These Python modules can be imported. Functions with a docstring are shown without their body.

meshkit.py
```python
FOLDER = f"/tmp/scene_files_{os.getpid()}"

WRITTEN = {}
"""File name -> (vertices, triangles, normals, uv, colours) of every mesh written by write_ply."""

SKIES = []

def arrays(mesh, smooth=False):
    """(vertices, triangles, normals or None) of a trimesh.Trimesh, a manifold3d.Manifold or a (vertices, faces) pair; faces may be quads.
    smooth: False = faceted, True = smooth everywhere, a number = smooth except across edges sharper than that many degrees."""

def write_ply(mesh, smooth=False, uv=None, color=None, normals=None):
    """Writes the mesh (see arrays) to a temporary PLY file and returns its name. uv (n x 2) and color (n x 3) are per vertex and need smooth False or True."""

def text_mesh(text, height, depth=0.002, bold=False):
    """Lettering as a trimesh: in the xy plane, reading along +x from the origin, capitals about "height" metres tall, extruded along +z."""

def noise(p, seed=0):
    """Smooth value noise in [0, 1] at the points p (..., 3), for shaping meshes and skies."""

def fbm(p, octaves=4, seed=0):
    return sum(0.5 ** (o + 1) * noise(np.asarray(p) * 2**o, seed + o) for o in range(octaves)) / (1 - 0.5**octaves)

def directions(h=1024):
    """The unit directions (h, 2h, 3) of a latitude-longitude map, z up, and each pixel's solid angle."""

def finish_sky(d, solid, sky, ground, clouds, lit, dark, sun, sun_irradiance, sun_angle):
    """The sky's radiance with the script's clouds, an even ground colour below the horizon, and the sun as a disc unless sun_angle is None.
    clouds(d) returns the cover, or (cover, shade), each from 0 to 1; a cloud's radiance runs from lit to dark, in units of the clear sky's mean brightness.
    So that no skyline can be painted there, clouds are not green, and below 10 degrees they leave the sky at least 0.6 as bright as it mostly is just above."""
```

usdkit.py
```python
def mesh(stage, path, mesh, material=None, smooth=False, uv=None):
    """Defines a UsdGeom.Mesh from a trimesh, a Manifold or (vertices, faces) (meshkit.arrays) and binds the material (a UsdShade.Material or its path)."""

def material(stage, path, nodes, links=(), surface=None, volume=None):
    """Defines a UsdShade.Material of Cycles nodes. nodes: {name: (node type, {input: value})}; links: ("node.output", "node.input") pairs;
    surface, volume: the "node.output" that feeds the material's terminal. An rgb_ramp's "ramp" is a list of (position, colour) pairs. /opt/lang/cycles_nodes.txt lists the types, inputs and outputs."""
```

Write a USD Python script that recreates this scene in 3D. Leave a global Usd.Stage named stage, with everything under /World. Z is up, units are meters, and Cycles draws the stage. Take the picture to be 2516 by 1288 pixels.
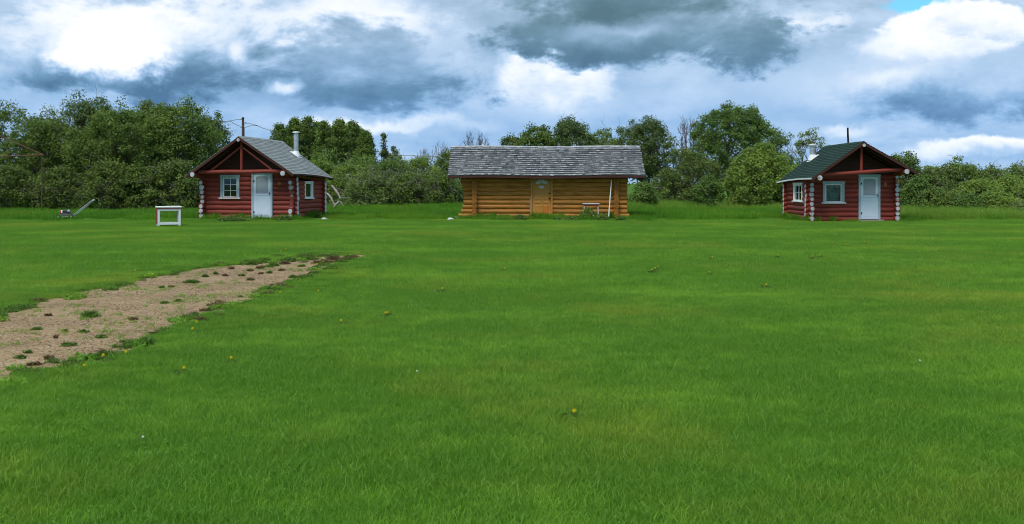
import math
import numpy as np, trimesh, usdkit
from meshkit import noise, fbm, text_mesh
from shapely.geometry import Polygon, Point
from pxr import Usd, UsdGeom, UsdLux, UsdShade, Sdf, Gf, Vt

PI = math.pi
rng = np.random.default_rng(7)
stage = Usd.Stage.CreateInMemory()
UsdGeom.SetStageUpAxis(stage, 'Z'); UsdGeom.SetStageMetersPerUnit(stage, 1.0)
UsdGeom.Xform.Define(stage, '/World'); UsdGeom.Scope.Define(stage, '/World/Looks')

# ------------------------------------------------------------------ camera, sky, sun, exposure
FPX, CX, HOR, EYE, PW = 2400.0, 1258.0, 448.0, 1.6, 2516.0
cam = UsdGeom.Camera.Define(stage, '/World/camera')
cam.AddTranslateOp().Set(Gf.Vec3d(0, 0, EYE)); cam.AddRotateXOp().Set(90.0)
cam.CreateHorizontalApertureAttr(36.0); cam.CreateFocalLengthAttr(36.0 * FPX / PW)
cam.CreateVerticalApertureOffsetAttr(-36.0 * (644.0 - HOR) / PW)
cam.CreateClippingRangeAttr(Gf.Vec2f(0.1, 5000.0))
cam.CreateExposureAttr(0.93)
SUN_EL, SUN_AZ = math.radians(58), math.radians(-150)     # azimuth: atan2(x, y) of the direction towards the sun
SKY_STRENGTH, SUN_INTENSITY, SUN_ANGLE, CLOUD_LEVEL = 0.10, 0.40, 20.0, 0.555


class Graph:
    """Collects nodes and links for usdkit.material."""
    def __init__(self): self.n, self.l, self.k = {}, [], 0
    def add(self, kind, **inp):
        self.k += 1; name = 'n%d' % self.k; vals = {}
        for a, b in inp.items():
            if isinstance(b, str) and b.startswith('n') and '.' in b: self.l.append((b, name + '.' + a))
            else: vals[a] = b
        self.n[name] = (kind, vals); return name
    def math(self, op, a, b=0.0, c=0.0, clamp=False):
        return self.add('math', math_type=op, value1=a, value2=b, value3=c, use_clamp=clamp) + '.value'
    def vmath(self, op, a, b=(0, 0, 0)): return self.add('vector_math', math_type=op, vector1=a, vector2=b) + '.vector'
    def ramp(self, fac, stops): return self.add('rgb_ramp', fac=fac, ramp=stops) + '.color'
    def mixc(self, fac, a, b, t='mix'): return self.add('mix', mix_type=t, fac=fac, color1=a, color2=b) + '.color'
    def noise(self, vec, scale, detail=3, rough=0.55, out='fac', dist=0.0):
        return self.add('noise_texture', vector=vec, scale=scale, detail=detail, roughness=rough, distortion=dist) + '.' + out


def srgb(*c):
    c = np.array(c, float) / 255.0
    return tuple(np.where(c <= 0.04045, c / 12.92, ((c + 0.055) / 1.055) ** 2.4))


def make_sky():
    g = Graph()
    tc = g.add('texture_coordinate') + '.generated'
    d = g.add('vector_math', math_type='normalize', vector1=tc) + '.vector'
    s = g.add('separate_xyz', vector=d)
    x, y, z = s + '.x', s + '.y', s + '.z'
    # a view of the cloud deck that foreshortens towards the horizon
    zz = g.math('add', g.math('maximum', z, 0.0), 0.16)
    deck = g.add('combine_xyz', x=g.math('divide', x, zz), y=g.math('divide', y, zz), z=g.math('multiply', z, 2.0)) + '.vector'
    big = g.noise(deck, 1.15, 6, 0.56)
    puff = g.add('mapping', vector=d, scale=(1.0, 1.0, 2.1)) + '.vector'
    fine = g.noise(puff, 7.0, 8, 0.62, dist=.35)
    # bearings of the clouds: x to the right and z up over y, for directions ahead
    yy = g.math('maximum', y, 0.05)
    U, V = g.math('divide', x, yy), g.math('divide', z, yy)
    uv0 = g.add('combine_xyz', x=U, y=V, z=0.0) + '.vector'
    w1 = g.noise(uv0, 8.0, 5, 0.58, 'color'); w2 = g.noise(uv0, 34.0, 5, 0.6, 'color')
    uv = g.vmath('add', uv0, g.vmath('add', g.vmath('multiply', g.vmath('subtract', w1, (.5, .5, .5)), (0.11, 0.065, 0)),
                   g.vmath('multiply', g.vmath('subtract', w2, (.5, .5, .5)), (0.026, 0.020, 0))))
    us = g.add('separate_xyz', vector=uv)
    w2s = g.add('separate_color', color=w2) + '.g'
    def rel(px, py, rx, up_, dn):
        """Distance from a cloud's heart in units of its size, and the height within it; flat bases come from a small dn."""
        a = g.math('multiply', g.math('subtract', us + '.x', (px - CX) / FPX), FPX / rx)
        b = g.math('subtract', us + '.y', (HOR - py) / FPX)
        h = g.math('add', g.math('multiply', g.math('maximum', b, 0.0), FPX / up_), g.math('multiply', g.math('minimum', b, 0.0), FPX / dn))
        return g.math('sqrt', g.math('add', g.math('multiply', a, a), g.math('multiply', h, h))), h
    fine2 = g.noise(puff, 19.0, 6, 0.62, dist=.2)
    B = g.math('multiply_add', big, 0.50, 0.22)
    B = g.math('add', B, g.math('multiply_add', fine, 0.80, -0.40))
    crisp = g.math('add', g.math('multiply_add', fine, 1.7, -0.85), g.math('multiply_add', fine2, 1.1, -.55))
    for px_, py_, rx, up_, dn, top, base, soft, bias in CLOUDS:
        r, h = rel(px_, py_, rx, up_, dn)
        rr = g.math('add', r, crisp)
        cover = g.add('map_range', range_type='smoothstep', value=rr, from_min=1.0, from_max=1.0 - soft, to_min=0.0, to_max=1.0) + '.result'
        t = g.math('add', g.math('multiply_add', h, .5, .5 + bias), g.math('multiply_add', fine, 1.3, -.65))
        shade = g.add('map_range', range_type='smoothstep', value=t, from_min=0.05, from_max=.95, to_min=base, to_max=top) + '.result'
        shade = g.math('add', shade, g.math('multiply_add', fine2, .50, -.25))
        B = g.math('multiply_add', cover, g.math('subtract', shade, B), B)
    up = g.add('map_range', value=z, from_min=0.07, from_max=0.165, clamp=True) + '.result'
    low = g.ramp(B, [(0.0, srgb(82, 122, 162)), (.22, srgb(112, 154, 197)), (.42, srgb(148, 187, 228)), (.60, srgb(182, 210, 242)), (.78, srgb(222, 236, 251)), (.95, srgb(250, 253, 255)), (1, (1.08, 1.08, 1.08))])
    high = g.ramp(B, [(0.0, srgb(88, 120, 134)), (.22, srgb(112, 146, 164)), (.42, srgb(148, 178, 204)), (.60, srgb(186, 210, 236)), (.78, srgb(224, 236, 250)), (.95, srgb(250, 253, 255)), (1, (1.1, 1.1, 1.1))])
    cloud = g.mixc(up, low, high)
    cloud = g.mixc(1.0, cloud, (CLOUD_LEVEL / SKY_STRENGTH,) * 3, 'multiply')
    sky = g.add('sky_texture', sky_type='single_scattering', sun_disc=False, sun_elevation=SUN_EL, sun_rotation=SUN_AZ) + '.color'
    gr, _ = rel(2240, 20, 92, 26, 24)
    gap = g.add('map_range', range_type='smoothstep', value=g.math('add', gr, crisp), from_min=1.15, from_max=.55, to_min=0.0, to_max=1.0) + '.result'
    # higher up and behind the deck breaks here and there
    brk = g.add('map_range', range_type='smoothstep', value=big, from_min=0.30, from_max=0.22, to_min=0.0, to_max=0.8) + '.result'
    brk = g.math('multiply', brk, g.add('map_range', value=z, from_min=0.3, from_max=0.5, clamp=True) + '.result')
    hole = g.math('maximum', gap, brk)
    col = g.mixc(hole, cloud, g.mixc(1.0, sky, (.40, .85, .95), 'multiply'))
    bg = g.add('background_shader', color=col, strength=SKY_STRENGTH)
    return usdkit.material(stage, '/World/Looks/sky_look', g.n, g.l, surface=bg + '.background')


# clouds seen in the photograph, the farthest first: bearing of the heart (pixels), half width, height above and below the heart,
# brightness at the top and at the base, softness of the edge, and how high the bright part reaches
CLOUDS = [
    (1250, 330, 2600, 80, 120, .50, .36, 1.0, .10),
    (2080, 230, 460, 120, 70, .66, .40, .9, .10),
    (1360, 205, 230, 90, 110, .92, .50, .55, .16),
    (1640, 270, 330, 60, 60, .58, .40, .9, .05),
    (2420, 365, 260, 40, 40, .92, .44, .45, .12),
    (2080, 306, 110, 26, 24, .80, .56, 1.0, .2),
    (900, 305, 330, 34, 24, .84, .56, .8, .2),
    (2400, 250, 360, 74, 64, .54, .14, .75, -.14),
    (2330, 100, 210, 110, 76, .98, .58, .35, .22),
    (2200, 130, 150, 60, 60, .90, .52, .7, .15),
    (2260, 190, 220, 60, 50, .74, .46, .9, .10),
    (2430, 60, 110, 70, 60, .98, .62, .35, .2),
    (2490, 190, 120, 90, 90, .62, .40, .8, .05),
    (850, 110, 420, 190, 100, .96, .62, .9, .30),
    (930, 175, 350, 115, 105, .56, .12, .5, -.04),
    (300, 120, 480, 190, 120, 1.04, .02, .5, .06),
    (270, 120, 180, 110, 75, 1.08, .78, .5, .36),
    (700, 215, 80, 34, 26, .84, .55, 1.0, .2),
    (560, 150, 60, 44, 34, .88, .50, .9, .2),
    (1330, 150, 120, 34, 40, .98, .70, .7, .3),
    (1800, 110, 90, 40, 40, .84, .55, .9, .2),
    (2180, 200, 150, 40, 40, .80, .52, .9, .2),
    (1960, 70, 150, 50, 60, .92, .56, .7, .2),
    (1640, 85, 450, 160, 108, .44, .08, .4, -.06),
    (1500, -5, 420, 90, 62, .24, .06, .6, 0),
    (1520, 92, 190, 44, 44, .52, .34, 1.0, .1),
]
dome = UsdLux.DomeLight.Define(stage, '/World/sky')
dome.CreateIntensityAttr(1.0)
UsdShade.MaterialBindingAPI.Apply(dome.GetPrim()).Bind(make_sky())
dome.GetPrim().SetCustomDataByKey('kind', 'structure')
sun = UsdLux.DistantLight.Define(stage, '/World/sun')
sun.CreateIntensityAttr(SUN_INTENSITY); sun.CreateAngleAttr(SUN_ANGLE); sun.CreateNormalizeAttr(True)
sun.CreateColorAttr(Gf.Vec3f(1.0, 0.95, 0.86))
sun.AddRotateZOp().Set(-math.degrees(SUN_AZ)); sun.AddRotateXOp().Set(-(90 - math.degrees(SUN_EL)))

# ------------------------------------------------------------------ helpers
USED = {}
def numbered(parent, name):
    k = (parent, name); n = USED.get(k, 0); USED[k] = n + 1
    return f'{parent}/{name}' if n == 0 else f'{parent}/{name}_{n:03d}'
def tag(prim, label=None, cat=None, group=None, kind=None):
    for k, v in (('label', label), ('category', cat), ('group', group), ('kind', kind)):
        if v: prim.SetCustomDataByKey(k, v)
    return prim
def thing(name, label, cat, loc=(0, 0, 0), rot=0.0, group=None, scale=None):
    x = UsdGeom.Xform.Define(stage, numbered('/World', name))
    x.AddTranslateOp().Set(Gf.Vec3d(*map(float, loc)))
    if rot: x.AddRotateZOp().Set(math.degrees(rot))
    if scale: x.AddScaleOp().Set(Gf.Vec3f(*scale))
    tag(x.GetPrim(), label, cat, group)
    return str(x.GetPath())
def part(parent, name, mesh, mat, smooth=False, label=None, kind=None):
    p = numbered(parent, name)
    m = usdkit.mesh(stage, p, mesh, mat, smooth)
    tag(m.GetPrim(), label=label, kind=kind)
    return p
def cat_(ms): return trimesh.util.concatenate([m for m in ms if m is not None])
def arr(v, f): return trimesh.Trimesh(np.asarray(v, float), np.asarray(f, int), process=False)
def box(x0, x1, y0, y1, z0, z1, c=0.006):
    """A box with small chamfers."""
    a, b = np.array([min(x0, x1), min(y0, y1), min(z0, z1)], float), np.array([max(x0, x1), max(y0, y1), max(z0, z1)], float)
    c = min(c, 0.3 * (b - a).min()); pts = []
    for s in np.ndindex(2, 2, 2):
        corner = np.where(s, b, a); inn = np.where(s, -c, c)
        for k in range(3):
            q = corner + inn; q[k] = corner[k]; pts.append(q)
    return trimesh.convex.convex_hull(np.array(pts))
def frame_of(d):
    d = np.asarray(d, float); d = d / np.linalg.norm(d)
    a = np.cross(d, [0, 0, 1.0] if abs(d[2]) < .9 else [1.0, 0, 0]); a /= np.linalg.norm(a)
    return d, a, np.cross(d, a)
def tube(pts, rad, sides=6, caps=True):
    p = np.asarray(pts, float); n = len(p); rad = np.broadcast_to(np.asarray(rad, float), (n,))
    t = np.gradient(p, axis=0); t /= np.linalg.norm(t, axis=1, keepdims=True) + 1e-12
    ref = np.array([0, 0, 1.0]) if abs(t[:, 2]).mean() < .8 else np.array([1.0, 0, 0])
    a = np.cross(t, ref); a /= np.linalg.norm(a, axis=1, keepdims=True) + 1e-12; b = np.cross(t, a)
    an = np.arange(sides) * 2 * PI / sides
    v = (p[:, None] + rad[:, None, None] * (np.cos(an)[None, :, None] * a[:, None] + np.sin(an)[None, :, None] * b[:, None])).reshape(-1, 3)
    i, j = np.meshgrid(np.arange(n - 1), np.arange(sides), indexing='ij')
    q = np.stack([i * sides + j, i * sides + (j + 1) % sides, (i + 1) * sides + (j + 1) % sides, (i + 1) * sides + j], -1).reshape(-1, 4)
    f = np.vstack([q[:, [0, 2, 1]], q[:, [0, 3, 2]]])
    if caps:
        v = np.vstack([v, p[0], p[-1]]); k = np.arange(sides); k2 = (k + 1) % sides; m = (n - 1) * sides
        f = np.vstack([f, np.stack([np.full(sides, n * sides), k, k2], 1)[:, [0, 1, 2]], np.stack([np.full(sides, n * sides + 1), m + k2, m + k], 1)])
    m = arr(v, f); return m
def cyl(p0, p1, r, sides=12, r1=None): return tube([p0, p1], [r, r if r1 is None else r1], sides)
def log_mesh(p0, p1, r, seed, sides=14, seg=0.45):
    p0, p1 = np.array(p0, float), np.array(p1, float); n = max(3, int(np.linalg.norm(p1 - p0) / seg) + 1)
    t = np.linspace(0, 1, n)[:, None]; p = p0 + (p1 - p0) * t
    rr = np.random.default_rng(seed); wob = (rr.random((n, 3)) - .5) * 0.016; wob[0] *= .3; wob[-1] *= .3
    d, a, b = frame_of(p1 - p0); p = p + wob - (wob @ d)[:, None] * d
    rad = r * (1 + (rr.random(n) - .5) * 0.09)
    m = tube(p, rad, sides); v = np.array(m.vertices)
    core = (p[:, None] + 0 * v[:n * sides].reshape(n, sides, 3)).reshape(-1, 3)
    v[:n * sides] = core + (v[:n * sides] - core) * (1 + (rr.random((n * sides, 1)) - .5) * 0.05)
    return arr(v, m.faces)
def disc(c, nrm, r, th, seed, sides=16, chip=0.06):
    """A slightly irregular painted log end: a shallow drum standing proud of the log."""
    rr = np.random.default_rng(seed); d, a, b = frame_of(nrm); an = np.arange(sides) * 2 * PI / sides
    rad = r * (1 + (rr.random(sides) - .5) * chip * 2)
    c = np.array(c) + (a * (rr.random() - .5) + b * (rr.random() - .5)) * r * .16
    ring = np.array(c) + rad[:, None] * (np.cos(an)[:, None] * a + np.sin(an)[:, None] * b)
    return trimesh.convex.convex_hull(np.vstack([ring, np.array(c) + (ring - c) * .94 + d * th]))
def px(x, y, Y):
    """A pixel of the photograph at the distance Y as a point."""
    return np.array([(x - CX) * Y / FPX, Y, EYE - (y - HOR) * Y / FPX])

# ------------------------------------------------------------------ ground height and the gravel patch
def smooth(a, b, x): t = np.clip((x - a) / (b - a), 0, 1); return t * t * (3 - 2 * t)
def ground(x, y):
    x, y = np.asarray(x, float), np.asarray(y, float)
    p = np.stack([x * .13, y * .13, 0 * x], -1)
    q = np.stack([x * .8, y * .8, 0 * x + 5], -1)
    near = smooth(3, 14, y)
    h = (fbm(p, 3, 3) - .5) * 0.16 * near + (noise(q, 4) - .5) * 0.006
    h = h + 0.38 * np.exp(-((x - 1.5) / 11) ** 2) * smooth(46, 66, y) - .09 * np.exp(-((x - 14.5) / 4) ** 2 - ((y - 41) / 4) ** 2)
    flat = np.exp(-((x + 10) / 6) ** 2 - ((y - 43) / 4) ** 4) + np.exp(-((x - 1.5) / 6) ** 2 - ((y - 44) / 4) ** 4)
    h = h * (1 - .8 * np.clip(flat, 0, 1))
    return h
def on_ground(x, y):
    """Where the ray through a pixel meets the ground."""
    Y = EYE * FPX / (y - HOR)
    for _ in range(6):
        X = (x - CX) * Y / FPX; Y = (EYE - float(ground(X, Y))) * FPX / (y - HOR)
    X = (x - CX) * Y / FPX
    return np.array([X, Y, float(ground(X, Y))])

low_edge = [(-700, 1330), (-330, 1090), (0, 942), (70, 925), (130, 915), (200, 897), (250, 885), (330, 850), (400, 830), (450, 806), (490, 795), (560, 765), (600, 745), (640, 730), (700, 705), (745, 690), (790, 665), (850, 645), (905, 632)]
up_edge = [(860, 627), (760, 632), (690, 640), (640, 645), (600, 650), (560, 652), (500, 660), (455, 668), (420, 675), (370, 684), (320, 695), (260, 710), (200, 720), (150, 732), (100, 745), (50, 758), (0, 774), (-200, 840), (-700, 1000)]
EDGE = np.array([on_ground(*p)[:2] for p in low_edge + up_edge])
dens = []
for a, b in zip(EDGE, np.roll(EDGE, -1, 0)):
    k = max(2, int(np.linalg.norm(b - a) / .12)); dens.append(a + (b - a) * np.linspace(0, 1, k, endpoint=False)[:, None])
dens = np.vstack(dens)
wv = np.stack([fbm(np.c_[dens * 2.2, 0 * dens[:, 0]], 3, 11) - .5, fbm(np.c_[dens * 2.2, 0 * dens[:, 0] + 9], 3, 12) - .5], 1)
GRAVEL = Polygon(dens + wv * np.array([.5, .7])).buffer(0)
if GRAVEL.geom_type != 'Polygon': GRAVEL = max(GRAVEL.geoms, key=lambda q: q.area)
import shapely
shapely.prepare(GRAVEL)
def in_gravel(x, y, grow=0.0):
    return shapely.contains_xy(GRAVEL if not grow else GRAVEL.buffer(grow), x, y)

# ------------------------------------------------------------------ materials
def mat(name, g, out): return usdkit.material(stage, '/World/Looks/' + name, g.n, g.l, surface=out)
def plain(name, color, rough=.6, var=.18, scale=6.0, dirt=None, dirt_amt=.5, bump=.0, metallic=0.0, stretch=(1, 1, 1), spec=.3, isl=0.0, thr=(.5, .72), fade=None):
    """A procedural surface: tone varied by noise, worn or dirty patches of another colour, fine relief."""
    g = Graph(); o = g.add('texture_coordinate') + '.object'
    v = g.add('mapping', vector=o, scale=stretch) + '.vector'
    n1 = g.noise(v, scale, 4, .6); c = np.array(color, float)
    col = g.ramp(n1, [(.25, c * (1 - var)), (.5, c), (.78, np.minimum(c * (1 + var), 1))])
    if dirt is not None:
        n2 = g.noise(v, scale * .55 + 1.3, 5, .65)
        f = g.add('map_range', range_type='smoothstep', value=n2, from_min=thr[0], from_max=thr[1], to_min=0.0, to_max=dirt_amt) + '.result'
        col = g.mixc(f, col, tuple(dirt))
    if fade is not None:
        n4 = g.noise(g.add('mapping', vector=v, location=(3.7, 1.1, 8.2)) + '.vector', scale * 1.6, 6, .7)
        col = g.mixc(g.add('map_range', range_type='smoothstep', value=n4, from_min=.55, from_max=.72, to_min=0.0, to_max=.7) + '.result', col, tuple(fade))
    if isl:
        r = g.add('geometry') + '.random_per_island'
        k = g.add('map_range', value=r, from_min=0.0, from_max=1.0, to_min=1 - isl, to_max=1 + isl) + '.result'
        col = g.mixc(1.0, col, g.add('combine_color', r=k, g=k, b=k) + '.color', 'multiply')
    kw = dict(base_color=col, roughness=rough, metallic=metallic, specular_ior_level=spec)
    if bump:
        n3 = g.noise(v, scale * 4, 4, .65)
        kw['normal'] = g.add('bump', height=n3, strength=.6, distance=bump) + '.normal'
    p = g.add('principled_bsdf', **kw)
    return mat(name, g, p + '.BSDF')
def leaf_mat(name, c_dark, c_light, scale=.9, trans=.35, yellow=None):
    """Leaves: tone differs from leaf to leaf and from clump to clump; some light passes through."""
    g = Graph(); ge = g.add('geometry')
    n1 = g.noise(ge + '.position', scale, 3, .6)
    f = g.math('add', g.math('multiply', n1, .75), g.math('multiply_add', ge + '.random_per_island', .55, -.15))
    col = g.ramp(f, [(.2, c_dark), (.75, c_light)] + ([(.95, yellow)] if yellow is not None else []))
    d = g.add('principled_bsdf', base_color=col, roughness=.55, specular_ior_level=.25)
    t = g.add('translucent_bsdf', color=col)
    m = g.add('mix_closure', fac=trans, closure1=d + '.BSDF', closure2=t + '.BSDF')
    return mat(name, g, m + '.closure')
def grass_mat(name, scale=.5, c=((0.138, 0.307, 0.027), (0.283, 0.496, 0.043), (0.496, 0.620, 0.087)), dry=(.58, .55, .20), trans=.42, dry_at=.90):
    g = Graph(); ge = g.add('geometry'); pos = ge + '.position'
    wide = g.add('mapping', vector=pos, scale=(.6, .8, 1.0)) + '.vector'
    n1 = g.noise(wide, scale, 4, .62); n2 = g.noise(pos, 3.1, 3, .6)
    f = g.math('add', g.math('add', g.math('multiply_add', n1, 1.0, -.19), g.math('multiply_add', n2, .55, -.13)), g.math('multiply_add', ge + '.random_per_island', .55, -.26))
    col = g.ramp(f, [(.15, c[0]), (.5, c[1]), (.85, c[2])])
    isdry = g.add('map_range', range_type='smoothstep', value=ge + '.random_per_island', from_min=dry_at, from_max=min(dry_at + .04, .999), to_min=0.0, to_max=.8) + '.result'
    isdry = g.math('multiply', isdry, g.add('map_range', value=n1, from_min=.4, from_max=.62, to_min=.25, to_max=1.0, clamp=True) + '.result')
    olive = g.add('map_range', range_type='smoothstep', value=g.noise(pos, .23, 5, .68), from_min=.48, from_max=.68, to_min=0.0, to_max=.34) + '.result'
    col = g.mixc(olive, col, (c[2][0] * .95, c[1][1] * .88, c[1][2] * 1.3))
    col = g.mixc(isdry, col, dry)
    d = g.add('principled_bsdf', base_color=col, roughness=.5, specular_ior_level=.25)
    t = g.add('translucent_bsdf', color=col)
    m = g.add('mix_closure', fac=trans, closure1=d + '.BSDF', closure2=t + '.BSDF')
    return mat(name, g, m + '.closure')
def make_ground_mat():
    g = Graph(); ge = g.add('geometry'); pos = ge + '.position'
    wide = g.add('mapping', vector=pos, scale=(.35, 1.0, 1.0)) + '.vector'
    n1 = g.noise(wide, .5, 4, .62); n2 = g.noise(pos, 24, 4, .7); n3 = g.noise(pos, 3.1, 3, .6)
    f = g.math('add', g.math('add', g.math('multiply', n1, .55), g.math('multiply', n3, .2)), g.math('multiply', n2, .3))
    col = g.ramp(f, [(.32, (.030, .088, .008)), (.5, (.055, .150, .010)), (.7, (.105, .19, .018))])
    p = g.add('principled_bsdf', base_color=col, roughness=.9, specular_ior_level=.1, normal=g.add('bump', height=n2, strength=.8, distance=.03) + '.normal')
    return mat('lawn_soil', g, p + '.BSDF')
def make_gravel_mat():
    g = Graph(); ge = g.add('geometry'); pos = ge + '.position'
    n1 = g.noise(pos, 1.2, 4, .6); vo = g.add('voronoi_texture', vector=pos, scale=46.0); n2 = g.noise(pos, 60, 3, .7)
    sp = g.add('separate_color', color=vo + '.color') + '.r'
    f = g.math('add', g.math('multiply', n1, .45), g.math('add', g.math('multiply', sp, .32), g.math('multiply', n2, .22)))
    col = g.ramp(f, [(.22, (.115, .074, .040)), (.48, (.275, .190, .100)), (.64, (.37, .265, .150)), (.85, (.50, .40, .27))])
    h = g.math('subtract', 1.0, vo + '.distance')
    p = g.add('principled_bsdf', base_color=col, roughness=.9, specular_ior_level=.15, normal=g.add('bump', height=h, strength=.7, distance=.012) + '.normal')
    return mat('gravel', g, p + '.BSDF')
def glass_mat(name, tint=(.75, .8, .82)):
    g = Graph(); fr = g.add('fresnel', IOR=1.5) + '.fac'
    t = g.add('transparent_bsdf', color=tint); s = g.add('glossy_bsdf', color=(1, 1, 1), roughness=.03)
    m = g.add('mix_closure', fac=fr, closure1=t + '.BSDF', closure2=s + '.BSDF')
    return mat(name, g, m + '.closure')

M = {}
M['soil'] = make_ground_mat(); M['gravel'] = make_gravel_mat()
M['lawn'] = grass_mat('mown_grass')
M['rough'] = grass_mat('rough_grass_look', .4, ((0.088, 0.237, 0.014), (0.172, 0.373, 0.023), (0.328, 0.497, 0.050)), dry=(.36, .36, .14), dry_at=.95)
RED = np.array((.225, .038, .027))
for ax, st in (('x', (.5, 6, 6)), ('y', (6, .5, 6)), ('z', (6, 6, .6))):
    M['red_' + ax] = plain('red_paint_' + ax, RED, .55, .22, 3.0, (.13, .030, .022), .8, .008, stretch=st, spec=.25, fade=(.29, .095, .07))
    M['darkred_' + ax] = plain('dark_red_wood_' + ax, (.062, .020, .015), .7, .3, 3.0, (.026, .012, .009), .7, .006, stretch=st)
    M['orange_' + ax] = plain('honey_wood_' + ax, (.42, .175, .027), .5, .35, 3.2, (.17, .070, .014), .85, thr=(.44, .66), bump=.010, stretch=st, spec=.3, fade=(.42, .24, .075))
M['white_end'] = plain('white_log_end', (.46, .50, .54), .7, .22, 7, (.22, .12, .10), .85, .004, thr=(.56, .66))
M['chipped_end'] = plain('chipped_log_end', (.22, .045, .04), .7, .2, 9, (.50, .50, .49), .9, .004, thr=(.52, .60))
M['orange_end'] = plain('honey_log_end', (.25, .10, .02), .8, .3, 9, (.10, .04, .012), .9, .004)
M['white'] = plain('white_paint', (.76, .78, .78), .5, .06, 5, (.45, .44, .42), .45, .002, thr=(.58, .75))
M['dull_white'] = plain('dull_white_paint', (.50, .50, .49), .6, .14, 5, (.28, .25, .23), .7, .002, thr=(.5, .7))
M['white_door'] = plain('white_door_paint', (.56, .65, .78), .45, .04, 4, (.55, .55, .55), .35, .001, thr=(.6, .8))
M['blue_trim'] = plain('pale_blue_trim', (.36, .45, .52), .55, .08, 6, (.30, .34, .36), .5, .002)
M['screen'] = plain('insect_screen', (.27, .32, .38), .8, .06, 30, (.28, .30, .33), .5)
M['curtain'] = plain('lace_curtain', (.36, .44, .47), .9, .15, 12, (.10, .13, .14), .85, .004, thr=(.5, .58))
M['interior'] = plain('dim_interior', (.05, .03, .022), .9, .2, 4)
M['black'] = plain('black_iron', (.02, .02, .022), .5, .2, 20)
M['asphalt'] = plain('grey_asphalt_shingle', (.30, .335, .33), .95, .25, 2.2, (.19, .215, .215), .6, .004, isl=.22)
M['green_roof'] = plain('green_asphalt_shingle', (.018, .052, .038), .95, .25, 2.0, (.010, .028, .022), .6, .004, isl=.22)
M['cedar'] = [plain('weathered_shingle_' + n, c, .9, .28, 8, d, .6, .004, stretch=(3, .8, .8)) for n, c, d in
              (('pale', (.42, .43, .445), (.25, .255, .265)), ('mid', (.37, .38, .395), (.22, .225, .235)), ('dark', (.32, .328, .343), (.18, .185, .193)))]
M['steel'] = plain('galvanised_steel', (.52, .55, .58), .42, .12, 5, (.36, .37, .38), .5, 0, metallic=.6)
M['rust'] = plain('rusty_pipe', (.12, .062, .034), .8, .35, 9, (.06, .035, .022), .7, .002)
M['rock'] = plain('painted_stone', (.50, .50, .50), .8, .12, 7, (.36, .36, .37), .7, .01)
M['honey_door'] = plain('honey_door_wood', (.47, .215, .042), .45, .16, 4, (.34, .13, .02), .6, .002, stretch=(6, 6, .7))
M['honey_hot'] = plain('orange_door_panel', (.50, .17, .022), .45, .14, 4, (.38, .11, .015), .6, .002, stretch=(6, 6, .7))
M['grey_board'] = plain('weathered_board', (.27, .25, .23), .9, .25, 4, (.13, .12, .11), .6, .006, stretch=(.6, 6, 6))
M['pole'] = plain('tarred_pole', (.085, .060, .055), .9, .25, 5, (.04, .03, .03), .6, .004, stretch=(6, 6, .5))
M['wire'] = plain('weathered_cable', (.20, .17, .15), .7, .1, 5)
M['bark'] = plain('grey_bark', (.115, .098, .085), .9, .35, 6, (.05, .045, .04), .7, .01)
M['twig'] = plain('bleached_twig', (.18, .155, .14), .9, .35, 5, (.09, .078, .07), .6)
M['dead'] = plain('dead_branch', (.135, .105, .105), .9, .3, 4, (.07, .055, .055), .6)
M['bleached'] = plain('bleached_wood', (.30, .255, .235), .85, .25, 5, (.20, .16, .15), .7, .006)
M['pane'] = glass_mat('window_glass')
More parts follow.
